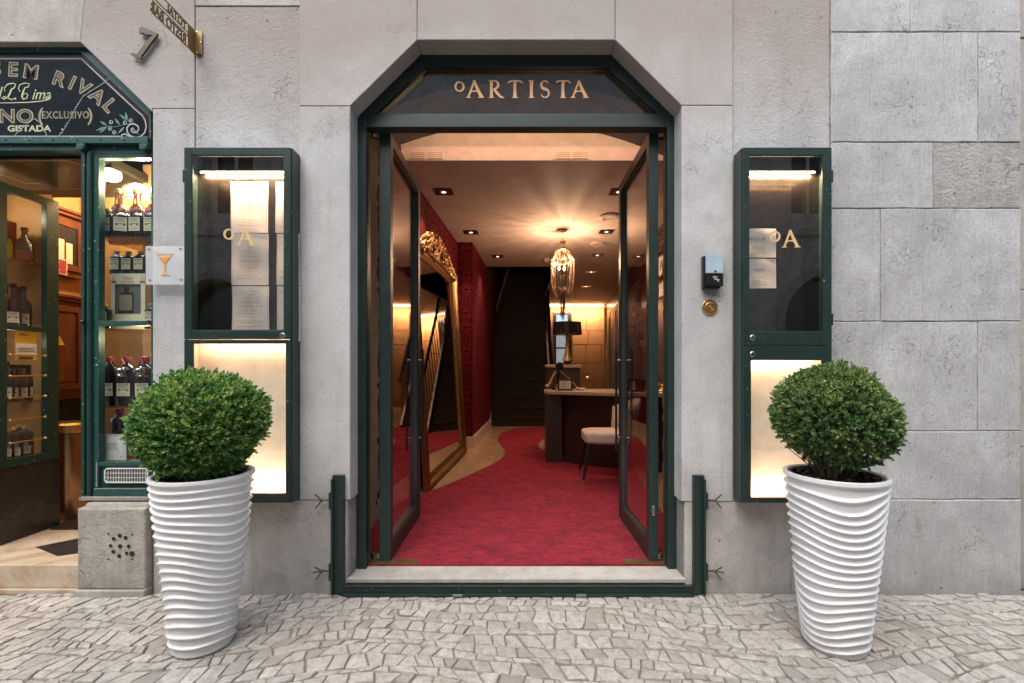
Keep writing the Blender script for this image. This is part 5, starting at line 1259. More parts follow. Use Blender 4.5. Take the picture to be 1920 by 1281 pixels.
# ================================================================ PLANTERS
def make_pot():
    HP, rb, rt = 0.872, 0.133, 0.232; nt_, nz = 144, 300; vs = []; fs = []
    def prof(t, th):
        w_ = 0.55*sin(th+0.6)+0.28*sin(2*th+1.9*t*3)+0.15*sin(3*th-4*t)
        ph = 20.3*t+w_*1.5*(0.35+0.65*min(1, t*5))*min(1, (1-t)*6)
        fr_ = ph-math.floor(ph)
        # asymmetric ridge: soft concave band, crisp crest
        d_ = min(fr_, 1-fr_)*2
        rr = 0.0115*(math.exp(-(d_/0.30)**2))-0.002*math.cos(pi*d_)*0
        k = min(1, t*26)*min(1, (1-t)*22)
        return rr*k
    for j in range(nz+1):
        t = j/nz; r0 = rb+(rt-0.012-rb)*(t**0.9)
        if t > 0.965: r0 += 0.010*min(1, (t-0.965)/0.02)
        if t < 0.02: r0 += 0.004*(t/0.02)-0.004
        for i in range(nt_):
            th = 2*pi*i/nt_; r_ = r0+prof(t, th); vs.append((r_*cos(th), r_*sin(th), t*HP+0.001))
    for j in range(nz):
        for i in range(nt_): fs.append((j*nt_+i, j*nt_+(i+1) % nt_, (j+1)*nt_+(i+1) % nt_, (j+1)*nt_+i))
    base = nz*nt_
    for (r_, z_) in ((rt-0.010, HP+0.004), (rt-0.020, HP+0.003), (rt-0.026, HP-0.006), (rt-0.028, HP-0.05)):
        o_ = len(vs)
        for i in range(nt_): th = 2*pi*i/nt_; vs.append((r_*cos(th), r_*sin(th), z_))
        for i in range(nt_): fs.append((base+i, base+(i+1) % nt_, o_+(i+1) % nt_, o_+i))
        base = o_
    fs.append(tuple(range(nt_))[::-1])
    return MB().add(vs, fs)
pot_mesh = make_pot().mesh('pot_body', 'pot_white', (0, 0, 0), 'all')
def leaves_mesh(name, mat, n, Rr, squash, seed, cz, low=1.0):
    rg = np.random.default_rng(seed)
    # sprig template: pairs of leaves along a short stem
    L = []
    for k in range(5):
        z = 0.006+k*0.0075
        for s_ in (0, 1):
            a = (k % 2)*pi/2+s_*pi; el = 0.55+0.16*k; ln_ = 0.0185-0.0017*abs(k-2); L.append((z, a, el, ln_))
    L.append((0.043, 0.3, 1.45, 0.011))
    leaf = np.array([(0, 0, 0), (0.27, -0.30, 0.05), (0.25, -0.68, 0.06), (0, -1, 0.0), (-0.25, -0.68, 0.06), (-0.27, -0.30, 0.05)])
    vs = []
    for z, a, el, ln_ in L:
        v = leaf*ln_; v = np.stack([v[:, 0], -v[:, 1], v[:, 2]], 1)
        c, s = cos(el), sin(el); v = np.stack([v[:, 0], v[:, 1]*c-v[:, 2]*s, v[:, 1]*s+v[:, 2]*c], 1)
        c, s = cos(a), sin(a); v = np.stack([v[:, 0]*c-v[:, 1]*s, v[:, 0]*s+v[:, 1]*c, v[:, 2]], 1); v[:, 2] += z; vs.append(v)
    T_ = np.concatenate(vs); nl = len(L)
    # positions
    dirs = rg.normal(size=(n*3, 3)); dirs /= np.linalg.norm(dirs, axis=1)[:, None]
    # lumps
    bumps = rg.normal(size=(26, 3)); bumps /= np.linalg.norm(bumps, axis=1)[:, None]; amp = rg.uniform(-0.11, 0.10, 26)
    lump = (np.exp(-((1-dirs@bumps.T)/0.06))*amp).sum(1)
    keepp = np.ones(len(dirs), bool)
    thin = np.clip((-dirs[:, 2]-0.18)/0.5, 0, 1)*low
    keepp &= rg.random(len(dirs)) > thin*0.92
    dirs, lump = dirs[keepp][:n], lump[keepp][:n]; m_ = len(dirs)
    depth = 1-np.abs(rg.normal(0, 0.13, m_)); depth = np.clip(depth, 0.35, 1.02)
    out = rg.random(m_) > 0.988; depth[out] += rg.uniform(0.03, 0.09, out.sum())
    rad = Rr*(depth+lump*(depth > 0.6))
    sq = np.array([1, 1, squash]); pos = dirs*rad[:, None]*sq
    # sprig axis: outwards, turned up a little
    ax = dirs+rg.normal(0, 0.38, (m_, 3))+np.array([0, 0, 0.30]); ax /= np.linalg.norm(ax, axis=1)[:, None]
    ref = rg.normal(size=(m_, 3)); u = np.cross(ax, ref); u /= np.linalg.norm(u, axis=1)[:, None]; v = np.cross(ax, u)
    sc_ = rg.uniform(0.75, 1.25, m_)
    M = np.stack([u, v, ax], 2)*sc_[:, None, None]
    P_ = np.einsum('nij,kj->nki', M, T_)+pos[:, None, :]-ax[:, None, :]*0.03
    P_ = P_.reshape(-1, 3)+np.array([0, 0, cz]); P_ += rg.normal(0, 0.0006, P_.shape)
    nleaf = m_*nl; base = np.arange(nleaf)*6
    q1 = np.stack([base, base+1, base+2, base+3], 1); q2 = np.stack([base, base+3, base+4, base+5], 1)
    fs = np.concatenate([q1, q2]).astype(np.int32)
    me = bpy.data.meshes.new(name); me.vertices.add(len(P_)); me.vertices.foreach_set('co', P_.astype(np.float32).ravel())
    me.loops.add(fs.size); me.loops.foreach_set('vertex_index', fs.ravel()); me.polygons.add(len(fs)); me.polygons.foreach_set('loop_start', np.arange(len(fs), dtype=np.int32)*4)
    me.materials.append(MATS[mat]); me.update(calc_edges=True); me.validate(); return me
def planter(x, y, rz, label, shrub_label, Rr, squash, cz, off, mat, seed, n, low, twigs):
    t = thing('planter', label, 'planter', (x, y, 0.0))
    o_ = bpy.data.objects.new('pot_body', pot_mesh); link(o_, t); o_.rotation_euler = (0, 0, rz); ORG[o_.name] = (0, 0, 0)
    part('liner', MB().lathe([(0.195, 0.82), (0.203, 0.868), (0.196, 0.872), (0.190, 0.866), (0.186, 0.80)], (x, y, 0), 48), 'liner_black', t, smooth=True)
    part('soil', MB().lathe([(0.001, 0.845), (0.10, 0.842), (0.19, 0.825)], (x, y, 0), 32), 'soil', t, smooth=True)
    rn = random.Random(seed); m = MB()
    for k in range(110):
        a = rn.uniform(0, 2*pi); r_ = rn.uniform(0.03, 0.178)**1; cx, cy, cz0 = x+r_*cos(a), y+r_*sin(a), 0.838+rn.uniform(0, 0.022)+(0.012 if r_ > 0.12 else 0)
        s_ = rn.uniform(0.010, 0.024); ex = Matrix.Rotation(rn.uniform(0, 6), 3, (rn.random()-.5, rn.random()-.5, rn.random())); vs = []
        for dx, dy_, dz2 in ((-1, -.6, -.3), (1, -.5, -.25), (1.1, .5, -.3), (-.9, .6, -.2), (-.8, -.5, .25), (.9, -.5, .35), (.8, .5, .2), (-.8, .45, .35)):
            p = ex @ Vector((dx*s_, dy_*s_, dz2*s_)); vs.append((cx+p.x, cy+p.y, cz0+p.z))
        m.add(vs, [(0, 3, 2, 1), (4, 5, 6, 7), (0, 1, 5, 4), (1, 2, 6, 5), (2, 3, 7, 6), (3, 0, 4, 7)])
    part('bark_mulch', m, 'bark', t, stuff=True)
    s = thing('boxwood_shrub', shrub_label, 'shrub', (x, y, 0.84))
    me = leaves_mesh('foliage', mat, n, Rr, squash, seed, 0, low)
    o_ = bpy.data.objects.new('foliage', me); link(o_, s); o_.location = (off[0], off[1], cz-0.84); ORG[o_.name] = (0, 0, 0)
    m = MB()
    for k in range(twigs):
        th = rn.uniform(0, 2*pi); el = rn.uniform(-0.75, 1.2); r0 = rn.uniform(0.01, 0.07); b = (x+r0*cos(th), y+r0*sin(th), 0.84)
        e = (x+off[0]+Rr*0.9*cos(el)*cos(th+rn.uniform(-.3, .3)), y+off[1]+Rr*0.9*cos(el)*sin(th+rn.uniform(-.3, .3)), max(0.90, cz+Rr*0.9*squash*sin(el)))
        mid = (b[0]*0.55+e[0]*0.45+rn.uniform(-.02, .02), b[1]*0.55+e[1]*0.45+rn.uniform(-.02, .02), b[2]*0.55+e[2]*0.45+0.02)
        m.tube([b, mid, e], [0.0045, 0.003, 0.0012], 5, caps=False)
        for q_ in range(3):
            f_ = rn.uniform(0.4, 0.9); p = tuple(mid[i]*(1-f_)+e[i]*f_ for i in range(3)); m.tube([p, (p[0]+rn.uniform(-.05, .05), p[1]+rn.uniform(-.05, .05), p[2]+rn.uniform(0.0, .06))], [0.0018, 0.0008], 4, caps=False)
    part('branches', m, 'twig', s)
planter(-1.605, -0.540, 0.4, 'tall white ridged pot between the shop corner and the left cabinet', 'dense bright green boxwood ball in the pot by the shop', 0.295, 0.94, 1.118, (-0.012, 0.0), 'leaf_bright', 5, 4800, 0.35, 60)
planter(1.607, -0.548, 2.9, 'tall white ridged pot in front of the right cabinet and ashlar wall', 'olive green boxwood ball with bare twigs below, in the right pot', 0.282, 0.97, 1.150, (0.0, 0.0), 'leaf_olive', 9, 4300, 0.85, 110)

# ================================================================ SHOP ON THE LEFT
dS = 3.0; yS = dS-D
def SX(p, d=dS): return PX(p, d)
def SZ(p, d=dS): return PZ(p, d)
sf = thing('antique_shopfront', 'teal painted antique shop front with arched glass sign board and display window', 'shopfront', (-2.8, yS, 0.17))
P_ = lambda a, b, d=dS: (PX(a, d), PZ(b, d))
oc = [P_(-315, 262), P_(-315, 205), P_(-180, 86), P_(157, 86), P_(287, 205), P_(287, 262)]
ic_ = [P_(-300, 262), P_(-300, 212), P_(-172, 101), P_(155, 101), P_(283, 222), P_(283, 262)]
m = MB()
for k in range(5): m.prism([oc[k], oc[k+1], ic_[k+1], ic_[k]], yS-0.018+0.0004*k, yS+0.05)
part('arch_frame', m, 'teal_paint', sf, bevel=0.002)
part('sign_board', MB().prism(ic_, yS+0.004, yS+0.02), 'sign_black', sf)
sgn_ = MB(); yy = yS+0.0035
mar = [(-296, 258), (-296, 214), (-170, 104), (154, 104), (281, 224), (281, 258)]
border = MB()
cen = lambda a, b, k: (a, b)
def bandpoly(mb, pts, wpx, y0):
    mb.strip([P_(a, b) for a, b in pts], wpx*dS/F, y0-0.001, y0)
bandpoly(border, [(-294, 259), (-294, 214), (-169, 105), (153, 105), (279.5, 225), (279.5, 259), (-294, 259)], 7, yy)
part('maroon_border', border, 'sign_maroon', sf)
white = MB()
bandpoly(white, [(225, 256), (-280, 256)], 3, yy-0.0012)
bandpoly(white, [(-290, 250), (-290, 216), (-168, 110), (152, 110), (205, 160), (252, 204), (266, 216), (272, 226), (274, 238), (271, 249), (263, 256), (254, 258), (244, 255), (238, 247), (238, 239), (243, 233), (251, 232), (258, 236), (260, 242), (257, 247), (251, 249), (246, 246), (246, 242), (250, 240)], 2.6, yy-0.0016)
bandpoly(white, [(244, 256), (234, 251), (228, 253), (227, 258)], 2.6, yy-0.002)
part('white_line', white, 'sign_pink', sf)
# letters in three layers: shadow, gold, brown
def sgtext(s, hpx, x, y, rot=0, sx=1.0, outline=True, y0=0.0, shear=0, bold=0.03, spacing=1.0):
    g1, g2, g3 = SGT
    X, Z = P_(x, y); h = hpx*dS/F
    text(g1, s, h, X+0.003, yy-0.0014, Z-0.003, 'CENTER', rot=rot, sx=sx, bold=bold+0.012, shear=shear, spacing=spacing)
    text(g2, s, h, X, yy-0.0020, Z, 'CENTER', rot=rot, sx=sx, bold=bold, shear=shear, spacing=spacing)
    if outline: text(g3, s, h*0.98, X+0.0002, yy-0.0026, Z+h*0.01, 'CENTER', rot=rot, sx=sx, bold=bold-0.03, shear=shear, spacing=spacing)
SGT = (MB(), MB(), MB())
for ch_, x, y, r_ in (('S', -7, 140, 3), ('E', 23, 142, -3), ('M', 56, 146, -8), ('R', 106, 159, -20), ('I', 130, 166, -25), ('V', 150, 174, -32), ('A', 175, 189, -40), ('L', 196, 205, -50)):
    sgtext(ch_, 25, x, y, rot=radians(r_), sx=1.05, bold=0.035)
sgtext('NO', 24, 30, 229, sx=1.15, bold=0.035, spacing=1.1)
sgtext('(', 24, 75, 226, sx=1.0, bold=0.0); sgtext(')', 24, 169, 226, sx=1.0, bold=0.0); sgtext('EXCLUSIVO', 13, 122, 221.5, sx=0.82, bold=0.015, spacing=1.15)
sgtext('GISTADA', 11, 54, 246, sx=1.25, outline=False, bold=0.03); sgtext('.', 11, 116, 243, outline=False)
sgtext('l', 25, -3, 187, sx=0.8, shear=0.35, outline=False, bold=0.0); sgtext('ima', 20, 76, 186, sx=0.88, shear=0.35, outline=False, bold=0.0); sgtext('.', 15, 28, 186, outline=False)
part('letter_shadow', SGT[0], 'bronze', sf); part('gold_lettering', SGT[1], 'sign_gold', sf); part('brown_lettering', SGT[2], 'sign_brown', sf)
# script capitals and flourish
m = MB()
m.strip([P_(a, b) for a, b in ((9, 172), (8, 165), (14, 158), (24, 156), (29, 158), (27, 164), (21, 168), (18, 176), (14, 183), (6, 186), (3, 184), (8, 181), (15, 184), (22, 187), (26, 184))], [0.004, 0.006, 0.008, 0.007, 0.006, 0.008, 0.010, 0.012, 0.010, 0.007, 0.006, 0.006, 0.007, 0.006, 0.004], yy-0.003, yy-0.0022)
m.strip([P_(a, b) for a, b in ((38, 172), (34, 166), (37, 159), (46, 156), (55, 157), (53, 163), (47, 164), (44, 170), (41, 180), (43, 186), (50, 184), (52, 178), (48, 174), (44, 178))], [0.004, 0.006, 0.007, 0.006, 0.006, 0.007, 0.008, 0.010, 0.012, 0.009, 0.007, 0.006, 0.005, 0.004], yy-0.003, yy-0.0022)
m.strip([P_(a, b) for a, b in ((-40, 193), (10, 193), (50, 192), (75, 190), (90, 187), (96, 182), (93, 180), (89, 183))], [0.003, 0.005, 0.006, 0.006, 0.007, 0.006, 0.005, 0.004], yy-0.003, yy-0.0022)
part('script_flourish', m, 'sign_gold', sf)
lf = MB()
for a0, b0, a1, b1 in ((200, 235, 187, 227), (200, 237, 179, 245), (200, 238, 186, 249), (224, 234, 215, 222), (239, 226, 223, 214), (238, 226, 235, 210), (233, 238, 221, 250), (246, 240, 260, 252)):
    p0, p1 = P_(a0, b0), P_(a1, b1); mx_ = ((p0[0]+p1[0])/2, (p0[1]+p1[1])/2); lf.strip([p0, mx_, p1], [0.003, 0.016, 0.002], yy-0.002, yy-0.0012)
lf.strip([P_(a, b) for a, b in ((200, 236), (215, 238), (230, 234), (245, 232))], 0.0035, yy-0.002, yy-0.0014)
part('painted_leaf', lf, 'leaf_paint', sf)
be = MB()
for a, b in ((208, 229), (206, 241), (214, 248), (234, 230), (245, 226)):
    c_ = P_(a, b); be.strip(arc(c_[0], c_[1], 0.011, 0.011, 0, 360, 12), 0.004, yy-0.003, yy-0.0022); be.strip(arc(c_[0]-0.003, c_[1]-0.003, 0.004, 0.004, 0, 300, 6), 0.004, yy-0.003, yy-0.0022)
part('painted_berry', be, 'crack_white', sf)
ckm_ = MB(); rn = random.Random(8)
for pts in ([(203, 149), (192, 158), (170, 172), (155, 182), (146, 197), (135, 217), (124, 237), (106, 262)], [(20, 262), (42, 240), (65, 222), (76, 232), (84, 245), (91, 262)]):
    q_ = []
    for (a, b), (c_, d_) in zip(pts[:-1], pts[1:]):
        for k in range(4): t_ = k/4; q_.append((a+(c_-a)*t_+rn.uniform(-.5, .5), b+(d_-b)*t_+rn.uniform(-.5, .5)))
    q_.append(pts[-1]); bandpoly(ckm_, q_, 0.8, yy-0.004)
    for (a, b) in q_[::1]:
        if rn.random() < 0.75: bandpoly(ckm_, [(a-rn.uniform(1, 3), b+rn.uniform(-1, 1)), (a+rn.uniform(1, 3), b+rn.uniform(-2.2, 1))], 0.7, yy-0.0052)
part('glass_crack', ckm_, 'crack_white', sf)
part('sign_glass', MB().prism([(a, b) for a, b in ic_], yy-0.009, yy-0.007), 'pane', sf)
# rails, post, window frame
part('lower_rail', MB().box(SX(-315), SX(287), yS-0.045, yS+0.05, SZ(275), SZ(262.5)).box(SX(-315), SX(163), yS-0.025, yS+0.05, SZ(286), SZ(275.4)).box(SX(163.5), SX(288), yS-0.01, yS+0.05, SZ(290), SZ(275.4)), 'teal_paint', sf, bevel=0.003)
for px in (25, 69, 112, 157, 200, 243): part('rivet', MB().sphere((SX(px), yS-0.046, SZ(268.5)), 0.006, 8, 5), 'teal_dark', sf)
for px in (164, 280): part('corbel', MB().prism([P_(px-8, 276), P_(px+8, 276), P_(px+6, 284), P_(px, 288), P_(px-8, 287)], yS-0.05, yS-0.011), 'teal_paint', sf, bevel=0.005)
post = MB().box(SX(160), SX(166), yS-0.03, yS+0.05, SZ(928), SZ(288)).box(SX(166.3), SX(173), yS-0.02, yS+0.05, SZ(928), SZ(288)).lathe([(0.014, 0), (0.014, SZ(288)-SZ(928))], (SX(173), yS-0.015, SZ(928)), 14)
part('door_post', post, 'teal_dark', sf, smooth=True, bevel=0.002)
ws = MB().box(SX(176), SX(187), yS-0.008, yS+0.04, SZ(928), SZ(290)).box(SX(285), SX(290), yS-0.008, yS+0.04, SZ(928), SZ(288)).box(SX(187), SX(285), yS-0.008, yS+0.04, SZ(297), SZ(290)).box(SX(187), SX(285), yS-0.012, yS+0.04, SZ(611), SZ(602)).box(SX(187), SX(285), yS-0.006, yS+0.04, SZ(874), SZ(866)).box(SX(183), SX(290), yS-0.03, yS+0.04, SZ(928), SZ(914.5))
part('window_frame', ws, 'teal_paint', sf, bevel=0.002)
for px in (164, 286): part('bolt_head', MB().sphere((SX(px), yS-0.035, SZ(605)), 0.014, 12, 8), 'black', sf, smooth=True)
part('pane', MB().box(SX(187), SX(285), yS+0.012, yS+0.016, SZ(602), SZ(297)).box(SX(187), SX(285), yS+0.012, yS+0.016, SZ(866), SZ(611)), 'pane', sf)
part('sill_panel', MB().box(SX(187), SX(285), yS+0.006, yS+0.03, SZ(914), SZ(874)), 'teal_dark', sf)
trm = MB().box(SX(183), SX(185), yS-0.012, yS-0.0085, SZ(912), SZ(866)).box(SX(185), SX(288), yS-0.033, yS-0.0305, SZ(915), SZ(913.5)).box(SX(163), SX(290), yS-0.055, yS-0.031, SZ(934), SZ(928.5))
part('worn_trim', trm, 'mortar', sf)
vg = MB(); vy = yS+0.0055
x0, x1, z0, z1 = SX(198), SX(278), SZ(904.5), SZ(878.5)
vg.strip([(x0+0.012, z0), (x1-0.012, z0), (x1, z0+0.012), (x1, z1-0.012), (x1-0.012, z1), (x0+0.012, z1), (x0, z1-0.012), (x0, z0+0.012), (x0+0.012, z0)], 0.007, vy-0.014, vy)
for k in range(1, 16): vg.box(x0+(x1-x0)*k/16-0.0018, x0+(x1-x0)*k/16+0.0018, vy-0.009, vy-0.001, z0, z1)
for k in (1, 2): vg.box(x0, x1, vy-0.011, vy-0.0095, z0+(z1-z0)*k/3-0.0018, z0+(z1-z0)*k/3+0.0018)
vgp = part('vent_grille', vg, 'white_plastic', sf, bevel=0.0006); part('vent_back', MB().box(x0, x1, vy-0.0008, vy-0.0002, z0, z1), 'black', vgp)
# pedestal block under the window and step
pd = thing('stone_pedestal', 'block of rough pale stone with drilled air holes under the shop window', 'pedestal', (X0(220), 0.0, 0))
def pb(y, depth, pts, mat, nm, **k): block(pts, mat, y, depth, parent=pd, name=nm, **k)
pb(-0.045, 0.30, [(157, 950), (283, 950), (283, 1099), (157, 1099)], 'lime_pedestal', 'block', gap=0, ch=0.008, rag=0.002)
part('cap', MB().prism([(yS-0.10, SZ(951)), (yS-0.075, SZ(937)), (yS+0.2, SZ(937)), (yS+0.2, SZ(951))], X0(163), X0(281), 'x'), 'lime_pedestal', pd, bevel=0.01)
part('foot', MB().box(X0(153), X0(284), -0.058, 0.2, -0.01, Z0(1099.5)), 'lime_sill', pd, bevel=0.006)
ho = MB()
dpd = D-0.045; cxh, cyh = 223, 1024
for a, b, r_ in ((-19, -23, 1.5), (-9, -14, 2.8), (2, -20, 2.9), (13, -16, 2.9), (25, -22, 1.3), (-15, -1, 2.6), (3, 0, 3.2), (19, 0, 2.8), (-10, 10, 2.8), (1, 18, 2.9), (15, 13, 2.5), (25, 14, 4.0), (-19, 24, 1.3), (26, 24, 1.3)):
    xx, zz = PX(cxh+a, dpd), PZ(cyh+b, dpd); r_ *= dpd/F; part('air_hole', MB().lathe([(r_*1.25, 0.0035), (r_, 0.0), (r_*0.9, -0.03), (0.0005, -0.03)], (xx, -0.0455, zz), 12, axis='y'), 'black', pd, smooth=True)
# open the holes: dark cavities sit on the face with a worn lip
stp = thing('shop_step', 'warm veined marble step and threshold of the shop entrance', 'step', (-3.2, 0, 0))
zst = 0.173
part('riser', MB().box(-4.2, X0(156), -0.012, 0.02, -0.01, 0.0265).box(-4.2, X0(156.5), 0.004, 0.30, 0.027, zst), 'marble_warm', stp, bevel=0.006)
struct('shop_floor', MB().box(-5.6, -2.3, 0.30, 2.6, 0.05, zst-0.003), 'marble_warm')
dfm = MB(); g_ = lambda px, py: (PX(px, (H-zst)*F/(py-688)), (H-zst)*F/(py-688)-D)
dfm.prism([g_(66, 1026), g_(155, 1008), g_(170, 1035), g_(108, 1043)], zst-0.0025, zst+0.001, 'z'); dfm.prism([g_(93, 993), g_(130, 972), g_(160, 972), g_(160, 993)], zst-0.0025, zst+0.0015, 'z')
single('floor_inlay', dfm, 'marble_dark', 'dark marble diamond inlay in the shop entrance floor', 'floor inlay')
# shop interior shell
struct('shop_wall_back', MB().box(-5.2, -2.3, dy(4.3), dy(4.34), zst, 3.6), 'orange_wall')
struct('shop_wall_left', MB().box(-4.06, -4.02, dy(3.70), dy(4.3), zst, 3.6), 'orange_wall')
struct('shop_wall_right', MB().box(-2.335, -2.33, yS+0.045, dy(4.3), zst, 3.6), 'orange_wall')
struct('shop_ceiling', MB().box(-5.2, -2.3, dy(3.75), dy(4.34), 3.2, 3.25), 'plaster')
sft = thing('entrance_soffit', 'dark polished wooden soffit with pale inlay lines over the shop entrance', 'soffit', (-3.3, 0.4, 2.78))
part('board', MB().box(-4.4, -2.72, yS+0.052, dy(3.75), 2.765, 2.82).box(-4.4, -2.3, dy(3.72), dy(3.75), 2.82, 3.3), 'shop_soffit', sft)
sln = MB(); gz = lambda px, py: ((px-972)*((2.764-H)*F/(688-py))/F, (2.764-H)*F/(688-py)-D)
for pts in ([(-60, 303), (0, 302), (60, 301), (127, 301), (158, 312)], [(-40, 318), (0, 327), (50, 344), (75, 344), (112, 354), (158, 354)]):
    pp = [gz(a, b) for a, b in pts]
    for a, b in zip(pp[:-1], pp[1:]):
        l_ = sqrt((b[0]-a[0])**2+(b[1]-a[1])**2); nx, ny = -(b[1]-a[1])/l_*0.006, (b[0]-a[0])/l_*0.006
        sln.add([(a[0]-nx, a[1]-ny, 2.7645), (b[0]-nx, b[1]-ny, 2.7645), (b[0]+nx, b[1]+ny, 2.7645), (a[0]+nx, a[1]+ny, 2.7645)], [(0, 1, 2, 3)])
        sln.add([(a[0]-nx, a[1]-ny, 2.7635), (b[0]-nx, b[1]-ny, 2.7635), (b[0]+nx, b[1]+ny, 2.7635), (a[0]+nx, a[1]+ny, 2.7635)], [(0, 3, 2, 1)])
part('inlay_line', sln, 'soffit_line', sft)
light('shop_fill', 'POINT', (-3.35, dy(4.05), 3.0), 22, (1, 0.72, 0.42), None, shadow_soft_size=0.08)  # added fill with no visible fitting, brightens the orange shop interior
# display window box interior
dw = thing('window_display', 'lit display case of the shop window with glass shelves', 'display case', (-2.55, 0.2, 0.8))
part('back_glass', MB().box(-2.765, -2.76, yS+0.05, dy(3.45), 0.82, 2.78), 'pane', dw)
part('back_board', MB().box(-2.76, -2.34, dy(3.45), dy(3.47), 0.82, 2.9), 'display_wood', dw)
part('floor_board', MB().box(-2.76, -2.34, yS+0.05, dy(3.45), 0.78, 0.80), 'display_wood', dw)
part('side_board', MB().box(-2.345, -2.338, yS+0.05, dy(3.45), 0.80, 2.8), 'display_wood', dw)
for z in (2.262, 1.66, 1.155): part('glass_shelf', MB().box(-2.755, -2.348, yS+0.045, dy(3.43), z-0.008, z), 'bottle_clear', dw)
lm = thing('glowing_globe', 'white glass lamp glowing in the top left corner of the shop window', 'lamp', (PX(210, 3.12), dy(3.12), PZ(322, 3.12)))
lx_, ly_, lz_ = PX(208, 3.14), dy(3.14), PZ(330, 3.14)
part('lamp_shade', MB().lathe([(0.001, -0.035), (0.03, -0.032), (0.05, -0.018), (0.058, 0.0), (0.055, 0.03), (0.02, 0.045)], (lx_, ly_, lz_), 24), 'bulb_and_glare', lm, smooth=True)
part('bracket', MB().box(lx_-0.02, lx_+0.01, ly_-0.01, ly_+0.01, lz_+0.045, lz_+0.11), 'black', lm)
lm2 = thing('glowing_globe', 'made-up white globe for the overexposed glow behind the tall amber bottles', 'lamp', (PX(262, 3.38), dy(3.36), PZ(365, 3.38)))
part('globe', MB().sphere((PX(262, 3.40), dy(3.385), PZ(362, 3.40)), 0.062, 24, 14), 'bulb_and_glare', lm2, smooth=True)  # invented glowing ball, imitates the overexposed wall behind the bottles
light('window_light', 'POINT', (-2.55, dy(3.20), 2.66), 7.0, (1, 0.78, 0.48), lm2, shadow_soft_size=0.04)
light('window_light', 'POINT', (-2.50, dy(3.12), 1.60), 1.6, (1, 0.74, 0.44), lm2, shadow_soft_size=0.04)
# bottles
def flat_bottle(w_, h_, label, mat='liquor', capm='cork', tall=False, loc=None, group=None, neckband=None, lab='label_cream', labh=(0.22, 0.68)):
    t = thing('bottle', label, 'bottle', loc, group); x, y, z = loc; d_ = w_*0.42; hw = w_/2
    sh = 0.72 if not tall else 0.60; nk = 0.13*w_ if not tall else 0.14*w_
    m = MB(); secs = [(0.0, hw*0.94, d_*0.46), (0.02*h_, hw, d_*0.5), (sh*h_, hw, d_*0.5), ((sh+0.06)*h_, hw*0.86, d_*0.46), ((sh+0.12)*h_, hw*0.45, d_*0.34), ((sh+0.15)*h_, nk*1.05, nk), (0.93*h_, nk, nk)]
    if tall: secs = [(0.0, hw*0.9, d_*0.5), (0.03*h_, hw, d_*0.55), (0.55*h_, hw, d_*0.55), (0.61*h_, hw*0.90, d_*0.5), (0.67*h_, hw*0.62, d_*0.42), (0.71*h_, nk*1.35, nk*1.3), (0.93*h_, nk, nk)]
    n = 20; vs = []
    for zz, a, b in secs:
        for k in range(n):
            th = 2*pi*k/n; e = 0.55; c_, s_ = cos(th), sin(th); vs.append((x+a*math.copysign(abs(c_)**e, c_), y+b*math.copysign(abs(s_)**e, s_), z+zz+0.0005))
    fs = [(i*n+k, i*n+(k+1) % n, (i+1)*n+(k+1) % n, (i+1)*n+k) for i in range(len(secs)-1) for k in range(n)]+[tuple(range(n))[::-1], tuple(range((len(secs)-1)*n, len(secs)*n))]
    part('glass_body', m.add(vs, fs), mat, t, smooth=True)
    part('cap', MB().lathe([(nk*1.45, 0.90*h_), (nk*1.5, 0.905*h_), (nk*1.5, 0.995*h_), (nk*1.35, h_)], (x, y, z), 16), capm, t, smooth=True)
    yl = y-d_*(0.5 if not tall else 0.55)-0.0012
    lb = part('label', MB().box(x-hw*0.80, x+hw*0.62, yl-0.0006, yl, z+labh[0]*h_, z+labh[1]*h_), lab, t)
    lw_ = hw*1.42; pr_ = MB(); xc = x-hw*0.09; zl0, zl1 = z+labh[0]*h_, z+labh[1]*h_; hh_ = zl1-zl0
    pr_.strip([(xc-lw_*0.38, zl1-hh_*0.18), (xc-lw_*0.2, zl1-hh_*0.10), (xc, zl1-hh_*0.16), (xc+lw_*0.2, zl1-hh_*0.09), (xc+lw_*0.38, zl1-hh_*0.15)], hh_*0.06, yl-0.0012, yl-0.0007)
    pr_.box(xc-lw_*0.32, xc+lw_*0.32, yl-0.0012, yl-0.0007, zl1-hh_*0.30, zl1-hh_*0.26).box(xc-lw_*0.36, xc+lw_*0.36, yl-0.0012, yl-0.0007, zl0+hh_*0.16, zl0+hh_*0.18).box(xc-lw_*0.12, xc+lw_*0.14, yl-0.0012, yl-0.0007, zl0+hh_*0.50, zl0+hh_*0.56)
    part('print', pr_, 'ink', lb)
    ck_ = MB()
    for s_ in (-1, 1): ck_.lathe([(hh_*0.10, 0), (hh_*0.09, 0.0006)], (xc+s_*lw_*0.28, yl-0.0007, zl0+hh_*0.48), 8, axis='y')
    part('cherry_print', ck_, 'label_red', lb)
    if neckband: part('neck_band', MB().lathe([(nk*1.36, 0.715*h_), (nk*1.22, 0.80*h_)], (x, y, z), 16), neckband, t, smooth=True)
    return t
def rootdup(src, loc, label): 
    c = dup(src, loc, label); return c
